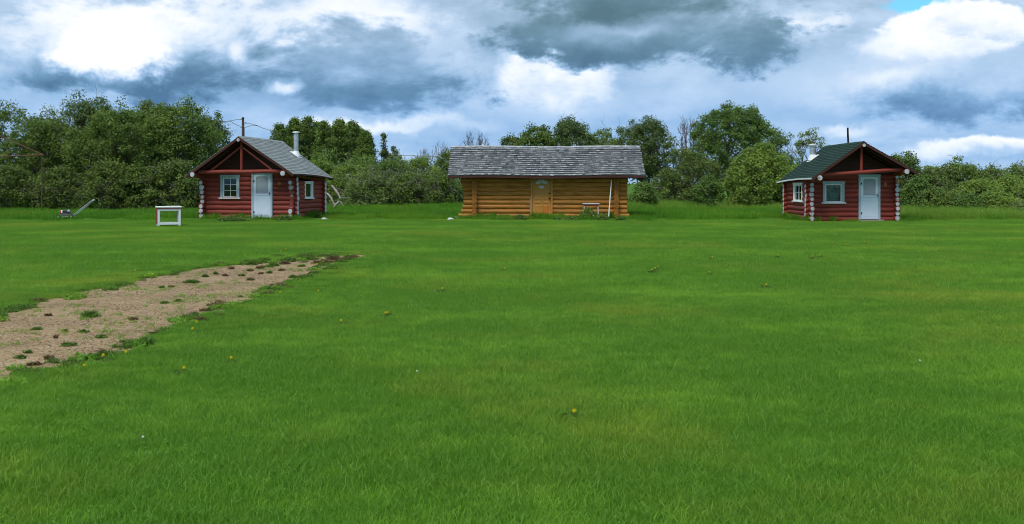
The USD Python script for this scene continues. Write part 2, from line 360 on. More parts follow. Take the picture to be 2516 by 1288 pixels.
M['fan_glass'] = plain('frosted_fan_glass', (.50, .54, .55), .25, .1, 8, (.36, .40, .42), .6, spec=.5)
M['plaque_tin'] = plain('tin_plaque', (.46, .50, .53), .5, .1, 12, (.33, .36, .38), .6)
M['plaque_wood'] = plain('carved_wood_plaque', (.33, .155, .05), .6, .2, 8, (.2, .08, .03), .6, .003)
M['yellow'] = plain('dandelion_petals', (.85, .66, .015), .7, .15, 60, isl=.2)
M['seed'] = plain('seed_head', (.55, .55, .52), .9, .1, 60)
M['stem'] = plain('flower_stem', (.07, .16, .03), .6, .2, 20)
M['mower_deck'] = plain('mower_deck_paint', (.030, .032, .038), .5, .2, 9, (.10, .09, .075), .6)
M['mower_red'] = plain('red_plastic', (.45, .05, .03), .4, .1, 9)
LEAF = {
    'mid': leaf_mat('leaf_mid', (0.110, 0.177, 0.031), (0.371, 0.477, 0.074), yellow=(0.458, 0.494, 0.086)),
    'dark': leaf_mat('leaf_dark', (0.113, 0.170, 0.034), (0.362, 0.451, 0.069), yellow=(0.300, 0.361, 0.071)),
    'light': leaf_mat('leaf_light', (0.165, 0.251, 0.041), (0.451, 0.592, 0.086), yellow=(0.522, 0.558, 0.101)),
    'fresh': leaf_mat('leaf_fresh', (0.108, 0.188, 0.036), (0.332, 0.465, 0.074), yellow=(0.403, 0.438, 0.092)),
    'poplar': leaf_mat('leaf_poplar', (0.092, 0.148, 0.037), (0.295, 0.382, 0.078), yellow=(0.364, 0.387, 0.086)),
    'grey': leaf_mat('leaf_grey', (0.157, 0.230, 0.057), (0.403, 0.503, 0.123), yellow=(0.422, 0.475, 0.127)),
}
M['weed'] = leaf_mat('weed_leaf', (.080, .160, .020), (.22, .33, .05), 6.0)
M['weed_red'] = leaf_mat('red_weed_leaf', (.13, .078, .036), (.27, .21, .075), 6.0)

# ------------------------------------------------------------------ the ground
def make_ground():
    ys = np.r_[np.arange(1.5, 20, .22), np.arange(20, 90, .6), np.geomspace(90, 900, 26)]
    ys = np.r_[-np.geomspace(1, 300, 12)[::-1], np.arange(-.5, 1.5, .5), ys]
    xs = np.r_[-np.geomspace(45, 700, 18)[::-1], np.arange(-44, 44.1, .5), np.geomspace(45, 700, 18)]
    X, Y = np.meshgrid(xs, ys); Z = ground(X, Y) * smooth(900, 200, np.hypot(X, Y)) if False else ground(X, Y)
    n, m = X.shape; i, j = np.meshgrid(np.arange(n - 1), np.arange(m - 1), indexing='ij'); a = i * m + j
    q = np.stack([a, a + 1, a + m + 1, a + m], -1).reshape(-1, 4)
    o = usdkit.mesh(stage, '/World/ground', (np.stack([X, Y, Z], -1).reshape(-1, 3), q), M['soil'], True)
    tag(o.GetPrim(), kind='structure')
make_ground()
def make_gravel():
    x0, y0, x1, y1 = GRAVEL.bounds; st = .16
    gx, gy = np.meshgrid(np.arange(x0, x1, st), np.arange(y0, y1, st)); pts = np.c_[gx.ravel(), gy.ravel()]
    pts = pts[shapely.contains_xy(GRAVEL.buffer(-.07), pts[:, 0], pts[:, 1])]
    rim = np.array(GRAVEL.exterior.coords)[:-1]; pts = np.vstack([pts, rim])
    from scipy.spatial import Delaunay
    tri = Delaunay(pts).simplices; c = pts[tri].mean(1); tri = tri[shapely.contains_xy(GRAVEL, c[:, 0], c[:, 1])]
    e1, e2 = pts[tri[:, 1]] - pts[tri[:, 0]], pts[tri[:, 2]] - pts[tri[:, 0]]
    tri[(e1[:, 0] * e2[:, 1] - e1[:, 1] * e2[:, 0]) < 0] = tri[(e1[:, 0] * e2[:, 1] - e1[:, 1] * e2[:, 0]) < 0][:, ::-1]
    z = ground(pts[:, 0], pts[:, 1]) + .012 + .012 * noise(np.c_[pts * 3, 0 * pts[:, 0]], 6)
    o = usdkit.mesh(stage, '/World/gravel_path', (np.c_[pts, z], tri), M['gravel'], True)
    tag(o.GetPrim(), kind='structure')
make_gravel()

# ------------------------------------------------------------------ scattered stuff
def instancer(name, protos, mats, pos, idx, yaw, scl, kind='stuff', label=None, cat=None, tilt=None):
    path = numbered('/World', name); pi = UsdGeom.PointInstancer.Define(stage, path)
    rel = pi.CreatePrototypesRel()
    for k, (pm, mt) in enumerate(zip(protos, mats)):
        p = f'{path}/prototypes/clump_{k:03d}' if k else f'{path}/prototypes/clump'
        usdkit.mesh(stage, p, pm, mt); rel.AddTarget(p)
    pi.CreatePositionsAttr(Vt.Vec3fArray.FromNumpy(np.asarray(pos, np.float32)))
    pi.CreateProtoIndicesAttr(Vt.IntArray.FromNumpy(np.asarray(idx, np.int32)))
    q = np.zeros((len(pos), 4), np.float32); q[:, 0] = np.cos(np.asarray(yaw) / 2); q[:, 3] = np.sin(np.asarray(yaw) / 2)
    pi.CreateOrientationsAttr(Vt.QuathArray([Gf.Quath(float(a), 0, 0, float(d)) for a, _, _, d in q]))
    s = np.asarray(scl, np.float32); s = np.repeat(s[:, None], 3, 1) if s.ndim == 1 else s
    pi.CreateScalesAttr(Vt.Vec3fArray.FromNumpy(s))
    tag(pi.GetPrim(), label, cat, kind=kind)
def blades(n, size, h, w, seed, lean=.35, segs=2, clump=0.0):
    """A tuft field of n grass blades in a square of the given size."""
    r = np.random.default_rng(seed)
    p = (r.random((n, 2)) - .5) * size
    if clump:
        c = (r.random((max(3, int(n * .06)), 2)) - .5) * size; p = p * (1 - clump) + clump * (c[r.integers(0, len(c), n)] + r.normal(0, .02, (n, 2)))
    hh = h * (0.45 + .75 * r.random(n) ** 1.2); az = r.random(n) * 2 * PI; face = r.random(n) * 2 * PI
    ln = hh * lean * (.2 + 1.3 * r.random(n)); ww = w * (.6 + .7 * r.random(n))
    dx, dy = np.cos(az) * ln, np.sin(az) * ln; fx, fy = np.cos(face) * ww / 2, np.sin(face) * ww / 2
    z0 = np.full(n, -.01)
    if segs == 2:
        V = np.stack([np.c_[p[:, 0] - fx, p[:, 1] - fy, z0], np.c_[p[:, 0] + fx, p[:, 1] + fy, z0],
                      np.c_[p[:, 0] + dx * .35 - fx * .8, p[:, 1] + dy * .35 - fy * .8, hh * .6], np.c_[p[:, 0] + dx * .35 + fx * .8, p[:, 1] + dy * .35 + fy * .8, hh * .6],
                      np.c_[p[:, 0] + dx, p[:, 1] + dy, hh]], 1)
        F = np.array([[0, 1, 3], [0, 3, 2], [2, 3, 4]])
    else:
        V = np.stack([np.c_[p[:, 0] - fx, p[:, 1] - fy, z0], np.c_[p[:, 0] + fx, p[:, 1] + fy, z0], np.c_[p[:, 0] + dx, p[:, 1] + dy, hh]], 1)
        F = np.array([[0, 1, 2]])
    k = V.shape[1]
    return arr(V.reshape(-1, 3), (F[None] + (np.arange(n) * k)[:, None, None]).reshape(-1, 3))
def jitter_grid(x0, x1, y0, y1, st, seed):
    r = np.random.default_rng(seed); gx, gy = np.meshgrid(np.arange(x0, x1, st), np.arange(y0, y1, st))
    p = np.c_[gx.ravel(), gy.ravel()] + (r.random((gx.size, 2)) - .5) * st * .7
    return p, r
def place_grass(name, protos, mt, p, r, zoff=0.0, s0=.8, s1=1.25, label=None):
    p = np.c_[p, ground(p[:, 0], p[:, 1]) + zoff]
    n = len(p); instancer(name, protos, [mt] * len(protos), p, r.integers(0, len(protos), n), r.random(n) * 2 * PI, s0 + (s1 - s0) * r.random(n), label=label, cat='grass')
def in_view(p, m=.6): return np.abs(p[:, 0]) < p[:, 1] * .535 + m
FOOT = []   # footprints (polygons) of the cabins; no grass grows inside
def outside(p, grow=0.0):
    ok = np.ones(len(p), bool)
    for f in FOOT: ok &= ~shapely.contains_xy(f.buffer(grow), p[:, 0], p[:, 1])
    return ok
def foot(x, y, rot, u0, u1, v0, v1):
    c, s = math.cos(rot), math.sin(rot)
    FOOT.append(Polygon([(x + u * c - v * s, y + u * s + v * c) for u, v in ((u0, v0), (u1, v0), (u1, v1), (u0, v1))]))

# ------------------------------------------------------------------ cabins
def cut(u0, u1, z, openings):
    segs = [(u0, u1)]
    for a, b, za, zb in openings:
        if za < z < zb:
            segs = [s for p, q in segs for s in ([(p, q)] if b <= p or a >= q else [(p, a), (b, q)]) if s[1] - s[0] > .12]
    return segs
def wall_logs(T, axis, const, u0, u1, zs, r, m, openings=(), ext=None, end0=False, end1=False, seed=0, mend=None, sizes=None, ends=None):
    """Rows of logs along x (axis 0) or y (axis 1), cut at the openings; ends that cross the corner are painted."""
    for k, z in enumerate(zs):
        e0, e1 = ext[k % len(ext)] if ext else (0, 0)
        rk = r * (sizes[k % len(sizes)] if sizes else 1.0)
        for a, b in cut(u0 - e0, u1 + e1, z, openings):
            P = (lambda t: (t, const, z)) if axis == 0 else (lambda t: (const, t, z))
            seed += 1
            lg = part(T, 'log', log_mesh(P(a), P(b), rk, seed), m, 50)
            d = np.array(P(1)) - np.array(P(0))
            if end0 and a < u0 - .02: part(lg, 'log_end', disc(P(a), -d, rk * (.64 + .24 * ((seed * 7) % 5) / 4), .008, seed, 16, .11), (ends or {}).get(k, mend or M['white_end']), 30)
            if end1 and b > u1 + .02: part(lg, 'log_end', disc(P(b), d, rk * .88, .008, seed + 50), mend or M['white_end'], 30)
def window(T, axis, const, sgn, a, b, za, zb, cols, rows, trim, sash=None, curtain=None, sill=.06, name='window', casing=.10):
    """A framed window in a wall; axis 0: the wall runs along x and faces sgn in y; axis 1: along y, facing sgn in x."""
    def bx(p, q, d0, d1, z0, z1, c=.005):
        e0, e1 = const + sgn * d0, const + sgn * d1
        return box(p, q, e0, e1, z0, z1, c) if axis == 0 else box(e0, e1, p, q, z0, z1, c)
    sash = sash or M['white']; w = casing
    fr = part(T, name, cat_([bx(a, a + w, -.08, .135, za + .002, zb - w - .002), bx(b - w, b, -.08, .135, za + .002, zb - w - .002), bx(a - .02, b + .02, -.08, .14, zb - w, zb + .01)]), trim)
    part(fr, 'sill', bx(a - sill, b + sill, -.06, .175, za - .05, za), M['white'])
    i0, i1, j0, j1 = a + w + .003, b - w - .003, za + .003, zb - w - .003; s = .045
    part(fr, 'sash', cat_([bx(i0, i0 + s, .02, .10, j0, j1), bx(i1 - s, i1, .02, .10, j0, j1), bx(i0 + s + .001, i1 - s - .001, .02, .10, j0, j0 + s), bx(i0 + s + .001, i1 - s - .001, .02, .10, j1 - s, j1)]), sash)
    for k in range(1, cols):
        t = i0 + s + (i1 - i0 - 2 * s) * k / cols; part(fr, 'glazing_bar', bx(t - .011, t + .011, .035, .08, j0 + s + .001, j1 - s - .001, .003), sash)
    for k in range(1, rows):
        t = j0 + s + (j1 - j0 - 2 * s) * k / rows
        for q in range(cols):
            p0, p1 = i0 + s + (i1 - i0 - 2 * s) * q / cols + .013, i0 + s + (i1 - i0 - 2 * s) * (q + 1) / cols - .013
            part(fr, 'glazing_bar', bx(p0, p1, .036, .078, t - .011, t + .011, .003), sash)
    part(fr, 'pane', bx(i0 + s, i1 - s, .052, .058, j0 + s, j1 - s, .001), M['pane'])
    if curtain is not None:
        n = 28; t = np.linspace(i0 + .03, i1 - .03, n); wv = -.04 + .012 * np.sin(np.arange(n) * 1.9)
        lo, hi = curtain; Zs = (j0 + (j1 - j0) * lo, j0 + (j1 - j0) * hi)
        V = np.vstack([np.stack([t, const + sgn * wv, np.full(n, z)], 1) if axis == 0 else np.stack([const + sgn * wv, t, np.full(n, z)], 1) for z in Zs])
        V2 = V.copy(); V2[:, 1 - axis] -= sgn * .004
        k = np.arange(n - 1); F = np.vstack([np.c_[k, k + 1, n + k + 1], np.c_[k, n + k + 1, n + k]])
        part(fr, 'curtain', arr(np.vstack([V, V2]), np.vstack([F, F[:, ::-1] + 2 * n])), M['curtain'], True)
def screen_door(T, a, b, z0, z1, hinge_left=True):
    """A white screen door with an upper mesh panel with rounded top corners, set in a casing."""
    w = .085
    part(T, 'door_frame', cat_([box(a, a + w, -.155, .08, z0, z1 - w - .002), box(b - w, b, -.155, .08, z0, z1 - w - .002), box(a - .012, b + .012, -.16, .08, z1 - w, z1)]), M['blue_trim'])
    p, q, y0, y1, t0, t1 = a + w + .004, b - w - .004, -.13, -.09, z0 + .02, z1 - w - .006
    mid = t0 + (t1 - t0) * .53; sx0, sx1, sz0, sz1 = p + .11, q - .11, mid + .04, t1 - .10
    c = .09; hole = Polygon([(sx0, sz0), (sx1, sz0), (sx1, sz1 - c), (sx1 - c * .3, sz1 - c * .3), (sx1 - c, sz1), (sx0 + c, sz1), (sx0 + c * .3, sz1 - c * .3), (sx0, sz1 - c)])
    face = Polygon([(p, t0), (q, t0), (q, t1), (p, t1)]).difference(hole)
    def ex(poly, ya, yb):
        m = trimesh.creation.extrude_polygon(poly, yb - ya, engine='earcut'); v = np.array(m.vertices)
        return trimesh.Trimesh(np.c_[v[:, 0], yb - v[:, 2], v[:, 1]], m.faces, process=False)
    d = part(T, 'door', ex(face, y0, y1), M['white_door'])
    part(d, 'insect_screen', ex(hole.buffer(.004), y0 + .017, y0 + .023), M['screen'])
    part(d, 'mid_rail', box(p + .06, q - .06, y0 - .012, y0 + .002, mid - .045, mid + .035), M['white_door'])
    part(d, 'kick_panel', box(p + .09, q - .09, y0 - .006, y0 + .002, t0 + .10, mid - .10), M['white_door'])
    hx = p if hinge_left else q
    for hz in (t0 + .24, t1 - .30): part(d, 'hinge', box(hx - .012, hx + .05, y0 - .014, y0 + .004, hz - .045, hz + .045, .003), M['black'])
    kx = q - .05 if hinge_left else p + .05
    part(d, 'handle', cat_([box(kx - .014, kx + .014, y0 - .010, y0 + .004, mid - .02, mid + .12, .003), cyl((kx, y0 - .008, mid + .05), (kx, y0 - .05, mid + .05), .012, 8), cyl((kx - .02, y0 - .045, mid + .05), (kx + .045, y0 - .045, mid + .05), .009, 8)]), M['black'])
def roof_z(hw_l, hw_r, z_l, z_r, zr, uc, R, sag):
    """Height of the roof's top at (u, v): ridge at uc, eaves at uc-hw_l and uc+hw_r; sags towards the back eave."""
    def f(u, v):
        u = np.asarray(u, float); v = np.asarray(v, float)
        t = np.where(u < uc, (uc - u) / hw_l, (u - uc) / hw_r); ze = np.where(u < uc, z_l, z_r)
        k = np.clip((v - R[0]) / (R[1] - R[0]), 0, 1)
        return zr + (ze - zr) * t - sag * (k ** 2.2) * (.35 + .65 * t)
    return f
def slope_slab(f, ua, ub, v0, v1, top, bot, nu=6, nv=10):
    us, vs = np.linspace(ua, ub, nu), np.linspace(v0, v1, nv); U, V = np.meshgrid(us, vs, indexing='ij')
    A = np.stack([U, V, f(U, V) + top], -1).reshape(-1, 3); B = np.stack([U, V, f(U, V) + bot], -1).reshape(-1, 3); n = nu * nv
    i, j = np.meshgrid(np.arange(nu - 1), np.arange(nv - 1), indexing='ij'); a = (i * nv + j).ravel()
    q = np.c_[a, a + nv, a + nv + 1, a + 1]; F = [q, q[:, ::-1] + n]
    for e in ([i_ * nv for i_ in range(nu)], [i_ * nv + nv - 1 for i_ in range(nu)], list(range(nv)), list(range(n - nv, n))):
        e = np.array(e); s = np.c_[e[:-1], e[1:], e[1:] + n, e[:-1] + n]; F.append(s)
    m = arr(np.vstack([A, B]), np.vstack([np.vstack([x[:, [0, 1, 2]], x[:, [0, 2, 3]]]) for x in F])); trimesh.repair.fix_normals(m)
    return m
def shingle_rows(f, ue, ur, v0, v1, row, wid, seed, th=.012):
    """Overlapping shingle tabs from the eave ue to the ridge ur, each a thin wedge of its own."""
    r = np.random.default_rng(seed); ms = []; n = int(abs(ur - ue) / row) + 1; st = (ur - ue) / n; V, F = [], []
    quad = np.array([[0, 1, 2], [0, 2, 3], [4, 6, 5], [4, 7, 6], [0, 4, 5], [0, 5, 1], [1, 5, 6], [1, 6, 2], [2, 6, 7], [2, 7, 3], [3, 7, 4], [3, 4, 0]])
    for k in range(n):
        a, b = ue + st * k - np.sign(st) * (.012 if k else .03), min(ue + st * (k + 1.25), ur) if st > 0 else max(ue + st * (k + 1.25), ur)
        v = v0 - .02 - r.random() * wid
        while v < v1 + .02:
            w = wid * (.7 + .6 * r.random()); p, q = max(v, v0 - .03), min(v + w - .006, v1 + .03); v += w
            if q - p < .03: continue
            ea = a + np.sign(st) * r.random() * .012; t0 = th * (1.1 + .5 * r.random())
            us = np.array([ea, ea, b, b]); vs = np.array([p, q, q, p]); top = f(us, vs) + np.array([t0 + .012, t0 + .012, .006, .006]); ub = us + np.array([1, 1, 0, 0]) * np.sign(st) * th * 1.0; bt = f(ub, vs) + np.array([.004, .004, .001, .001])
            V.append(np.vstack([np.c_[us, vs, top], np.c_[ub, vs, bt]])); F.append((quad if st < 0 else quad[:, ::-1]) + 8 * (len(V) - 1))
    return V, F
def red_cabin(name, label, loc, rot, W, L, zs, r, f, uc, us, vs, door, wins, side, plate, beam, roofmat, roof_label, struts, ext_front, ext_side, seed, chimney, face, ends=None):
    """A small painted log cabin: front wall along x at y = 0 (faces -y), porch gable in front of it."""
    T = thing(name, label, 'cabin', loc, rot)
    x0, x1 = us; v0, v1 = vs
    zf = list(zs); zsd = [z + r * (.5 if k else .35) for k, z in enumerate(zs)]
    op = [(door[0] + .03, door[1] - .03, -1, door[3] - .02)] + [(a + .04, b - .04, c + .02, d - .02) for a, b, c, d, *_ in wins]
    wall_logs(T, 0, 0, 0, W, zf, r, M['red_x'], op, ext_front, True, True, seed, sizes=(1.04, .97, 1.0, .95, 1.03))
    wall_logs(T, 0, L, 0, W, zf, r, M['red_x'], (), [(.22, .22)] * len(ext_side[0]) + [(-.06, -.06)] * 3, True, True, seed + 100)
    for k, c in enumerate((0, W)):
        so = [(side[0] + .04, side[1] - .04, side[2] + .02, side[3] - .02)] if (side[4] > 0) == (k == 1) else []
        wall_logs(T, 1, c, 0, L, zsd[:len(ext_side[k])], r, M['red_y'], so, ext_side[k], True, False, seed + 200 + 60 * k, sizes=(1.1, .95, 1.02, .9, 1.05, .96), ends=ends if k else None)
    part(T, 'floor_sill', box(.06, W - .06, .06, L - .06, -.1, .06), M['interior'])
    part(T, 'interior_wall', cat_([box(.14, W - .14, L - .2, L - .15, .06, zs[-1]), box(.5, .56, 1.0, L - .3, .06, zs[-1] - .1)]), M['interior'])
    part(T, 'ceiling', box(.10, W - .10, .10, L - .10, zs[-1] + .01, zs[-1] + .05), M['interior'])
    screen_door(T, *door)
    for w in wins: window(T, 0, 0, -1, w[0], w[1], w[2], w[3], w[4], w[5], M['blue_trim'], curtain=w[6])
    window(T, 1, 0 if side[4] < 0 else W, side[4], side[0], side[1], side[2], side[3], side[5], side[6], M['white'], curtain=side[7], casing=.07)
    part(T, 'step', box(door[0] - .05, door[1] + .05, -.42, -.165, -.06, door[2] - .01, .01), M['grey_board'])
    # gable of dark boards above the front logs, and one at the back
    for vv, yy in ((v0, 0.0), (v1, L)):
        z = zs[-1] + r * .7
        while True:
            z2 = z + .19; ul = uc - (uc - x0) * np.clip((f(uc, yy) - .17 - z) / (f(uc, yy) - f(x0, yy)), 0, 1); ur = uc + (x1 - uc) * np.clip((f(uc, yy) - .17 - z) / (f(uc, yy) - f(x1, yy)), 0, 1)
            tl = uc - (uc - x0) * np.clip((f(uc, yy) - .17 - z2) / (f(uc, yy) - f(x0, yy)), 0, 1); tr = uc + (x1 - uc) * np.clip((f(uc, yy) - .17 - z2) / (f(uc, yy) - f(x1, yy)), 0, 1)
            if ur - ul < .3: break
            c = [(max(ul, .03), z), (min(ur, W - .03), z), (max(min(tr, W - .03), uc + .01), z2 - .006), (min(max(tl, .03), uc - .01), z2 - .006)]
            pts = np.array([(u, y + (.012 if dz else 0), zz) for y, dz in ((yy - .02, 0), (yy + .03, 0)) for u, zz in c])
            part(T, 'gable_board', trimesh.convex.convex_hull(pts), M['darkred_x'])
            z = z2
    # plates and ridge pole run out to the porch gable; a beam, a king post and struts close it
    for k, (u, z) in enumerate(plate):
        lg = part(T, 'plate_log', log_mesh((u, v0 - .07, z), (u, v1 - .12, z - .24), .115, seed + 300 + k), M['red_y'], 50)
        part(lg, 'log_end', disc((u, v0 - .07, z), (0, -1, 0), .104, .01, seed + 310 + k), M['white_end'], 30)
    lg = part(T, 'ridge_pole', log_mesh((uc, v0 - .05, f(uc, v0) - .14), (uc, v1 - .1, f(uc, v1) - .16), .075, seed + 320), M['red_y'], 50)
    part(lg, 'log_end', disc((uc, v0 - .05, f(uc, v0) - .14), (0, -1, 0), .070, .01, seed + 321), M['white_end'], 30)
    vb = v0 + .24
    part(T, 'porch_beam', log_mesh((beam[0], vb, beam[2]), (beam[1], vb, beam[3]), beam[4], seed + 330), M['red_x'], 50)
    bz = lambda u: beam[2] + (beam[3] - beam[2]) * (u - beam[0]) / (beam[1] - beam[0])
    part(T, 'king_post', log_mesh((uc, vb, bz(uc) + beam[4] * .6), (uc, vb, f(uc, vb) - .2), .062, seed + 331), M['red_z'], 50)
    for s in struts:
        part(T, 'strut', log_mesh((uc + s * .06, vb - .01, f(uc, vb) - .44), (uc + s * 1.42, vb - .01, bz(uc + s * 1.42) + beam[4] * .7), .042, seed + 332 + int(s)), M['red_x'], 50)
    # roof: deck, shingles, rafters, rake and eave boards
    for s, ue in ((-1, x0), (1, x1)):
        rs = part(T, 'roof_slope', slope_slab(f, ue, uc, v0, v1, -.004, -.05), M['darkred_y'])
        V, F = shingle_rows(f, ue, uc, v0, v1, .115, .26, seed + 400 + s)
        part(rs, 'shingles', arr(np.vstack(V), np.vstack(F)), roofmat, kind='stuff', label=roof_label)
        for y in (v0, v1):
            e = np.array([(u, y + dy, float(f(u, y)) + dz) for u in (ue, uc) for dy in ((-.035, -.004) if y == v0 else (.004, .035)) for dz in (-.115, .004)])
            part(rs, 'rake_board', trimesh.convex.convex_hull(e), M['darkred_x'])
        vv = np.linspace(v0 - .03, v1 + .03, 10); ed = ue + s * .012
        V = np.vstack([np.c_[np.full(10, ed + s * o), vv, f(np.full(10, ue), vv) + z] for o, z in ((0, -.05), (.02, -.05), (.02, .01), (0, .01))])
        m = np.arange(9); Q = np.vstack([np.c_[a * 10 + m, a * 10 + m + 1, b * 10 + m + 1, b * 10 + m] for a, b in ((0, 1), (1, 2), (2, 3), (3, 0))])
        part(rs, 'drip_edge', (V, Q), M[face])
        for k in range(7):
            y = v0 + .3 + (v1 - v0 - .5) * k / 6; e0 = ue - s * .02
            part(rs, 'rafter', log_mesh((e0, y, float(f(e0, y)) - .10), (uc + s * .1, y, float(f(uc + s * .1, y)) - .10), .036, seed + 420 + k, 8), M['darkred_x'], 50)
    # ridge cap
    vv = np.linspace(v0 - .03, v1 + .03, 12); zc = f(np.full(12, uc), vv)
    for a, b in zip(range(0, 11), range(1, 12)):
        e = np.array([(uc + s * .13, y, float(f(uc + s * .13, y)) + .024 + dz) for s in (-1, 1) for y in (vv[a], vv[b] + .02) for dz in (0, .008)] + [(uc, y, float(f(uc, y)) + .04) for y in (vv[a], vv[b] + .02)])
        part(T, 'ridge_cap', trimesh.convex.convex_hull(e), roofmat)
    # chimney pipe with its flashing and cap
    cu, cv, h, cr = chimney; z = float(f(cu, cv))
    ch = part(T, 'chimney', tube([(cu, cv, z - .1), (cu, cv, z + h)], cr, 20), M['steel'], 40)
    for q in (.36, .70): part(ch, 'seam', tube([(cu, cv, z + h * q), (cu, cv, z + h * q + .018)], cr + .005, 20), M['steel'], 40)
    part(ch, 'cap', trimesh.util.concatenate([tube([(cu, cv, z + h + .05), (cu, cv, z + h + .10), (cu, cv, z + h + .125)], [cr + .055, cr + .055, .02], 20), tube([(cu, cv, z + h - .01), (cu, cv, z + h + .05)], cr - .03, 12)]), M['white'], 40)
    fl = np.array([(cu + a, cv + b, float(f(cu + a, cv + b)) + .03) for a in (-.22, .22) for b in (-.22, .22)])
    fl = np.vstack([fl, fl + (0, 0, .012)]); fm = trimesh.convex.convex_hull(fl)
    part(ch, 'flashing', cat_([fm, tube([(cu, cv, z - .05), (cu, cv, z + .2)], [cr + .10, cr + .012], 20)]), M['white'], 40)
    return T

# left red cabin
P1 = px(503, 538, 43.0); R1 = -math.radians(12)
C1 = (P1[0], P1[1], -0.02); W1, L1 = 4.19, 3.0
f1 = roof_z(2.44, 2.50, 1.92, 1.97, 3.56, 2.13, (-.95, 3.32), .17)
Z1 = [.10 + .206 * k for k in range(10)]
c1 = red_cabin('log_cabin', 'red log cabin with grey shingle roof and silver chimney, left of the honey coloured cabin', C1, R1, W1, L1, Z1, .122, f1, 2.13, (2.13 - 2.44, 2.13 + 2.50), (-.95, 3.32),
    (2.30, 3.28, .06, 2.06), [(.82, 1.72, .95, 1.93, 2, 3, None)], (.95, 1.80, .93, 1.66, 1, 1, 1, (.05, .95)),
    [(-.02, 1.95), (W1 - .02, 2.00)], (.12, W1 - .05, 2.06, 2.08, .088), M['asphalt'], 'grey asphalt shingles', (-1, 1),
    [(.20, .20), (.24, .22), (.22, .2), (.16, .2), (.12, .22), (.12, .2), (.14, .2), (.18, .2), (.20, .18), (-.06, -.06)],
    [[(.30, .2), (.34, .2), (.33, .2), (.20, .2), (.22, .2), (.24, .2), (.28, .2), (.34, .2)], [(.36, .2), (.34, .2), (.22, .2), (.16, .2), (.16, .2), (.18, .2), (.24, .2), (.34, .2)]],
    1000, (3.13, 2.60, .98, .105), 'darkred_y', {2: M['chipped_end'], 3: M['chipped_end'], 4: M['chipped_end'], 5: M['chipped_end']})
foot(C1[0], C1[1], R1, -.1, W1 + .1, -.1, L1 + .1)
pl = part(c1, 'number_plaque', disc((3.60, -.122, 1.56), (0, -1, 0), .075, .018, 5, 18, .02), M['plaque_wood'], 30, label='small round wooden number plaque beside the door')

# right red cabin
P3 = px(1990, 545, 41.3); R3 = math.radians(3)
C3 = (P3[0], P3[1], -0.07); W3, L3 = 3.68, 2.75
f3 = roof_z(2.17, 2.30, 1.84, 2.06, 3.33, 1.86, (-1.1, 3.3), .16)
Z3 = [.10 + .2 * k for k in range(10)]
c3 = red_cabin('log_cabin', 'red log cabin with dark green roof and white log ends, rightmost of the cabins', C3, R3, W3, L3, Z3, .115, f3, 1.86, (1.86 - 2.17, 1.86 + 2.30), (-1.1, 3.3),
    (2.05, 2.98, .10, 2.0), [(.52, 1.44, .82, 1.70, 1, 1, (.02, .98))], (.62, 1.72, .86, 1.64, -1, 2, 2, None),
    [(.0, 1.84), (W3 - .02, 2.11)], (.10, W3 - .06, 1.97, 2.20, .085), M['green_roof'], 'dark green asphalt shingles', (),
    [(.20, .18), (.22, .16), (.20, .18), (.2, .16), (.2, .18), (.18, .16), (.2, .18), (.2, .16), (-.05, .14), (-.05, -.05)],
    [[(.24, .2), (.26, .2), (.30, .2), (.25, .2), (.25, .2), (.22, .2), (.25, .2), (.25, .2)], [(.24, .2), (.26, .2), (.30, .2), (.25, .2), (.25, .2), (.22, .2), (.25, .2), (.25, .2), (.25, .2)]],
    2000, (1.05, 2.55, .56, .125), 'white')
foot(C3[0], C3[1], R3, -.1, W3 + .1, -.1, L3 + .1)
sp = part(c3, 'stovepipe', tube([(2.78, 2.75, float(f3(2.78, 2.75)) - .1), (2.74, 2.75, 4.14)], .042, 12), M['black'], 40)
part(sp, 'flashing', tube([(2.78, 2.75, float(f3(2.78, 2.75)) - .03), (2.78, 2.75, float(f3(2.78, 2.75)) + .1)], [.13, .05], 12), M['black'], 40)
pq = part(c3, 'number_plaque', box(W3 - .10, W3 + .10, -.30, -.275, 1.63, 1.80, .006), M['plaque_wood'], label='square brown plaque numbered 2 on the right corner')
tx = text_mesh('2', .09, .006, True); v = np.array(tx.vertices); tx = trimesh.Trimesh(np.c_[v[:, 0] + W3 - .03, -.3 - v[:, 2], v[:, 1] + 1.67], tx.faces, process=False)
part(pq, 'numeral', tx, M['white'])
part(pq, 'rim', cat_([box(W3 - .10, W3 + .10, -.306, -.30, 1.782, 1.798, .002), box(W3 - .10, W3 + .10, -.306, -.30, 1.632, 1.648, .002), box(W3 - .10, W3 - .085, -.306, -.3, 1.65, 1.78, .002), box(W3 + .085, W3 + .10, -.306, -.3, 1.65, 1.78, .002)]), M['yellow'] if False else M['honey_door'])
part(c3, 'wooden_plate', box(3.14, 3.27, -.135, -.115, 1.50, 1.66, .006), M['plaque_wood'], label='small dull wooden plate beside the white door')

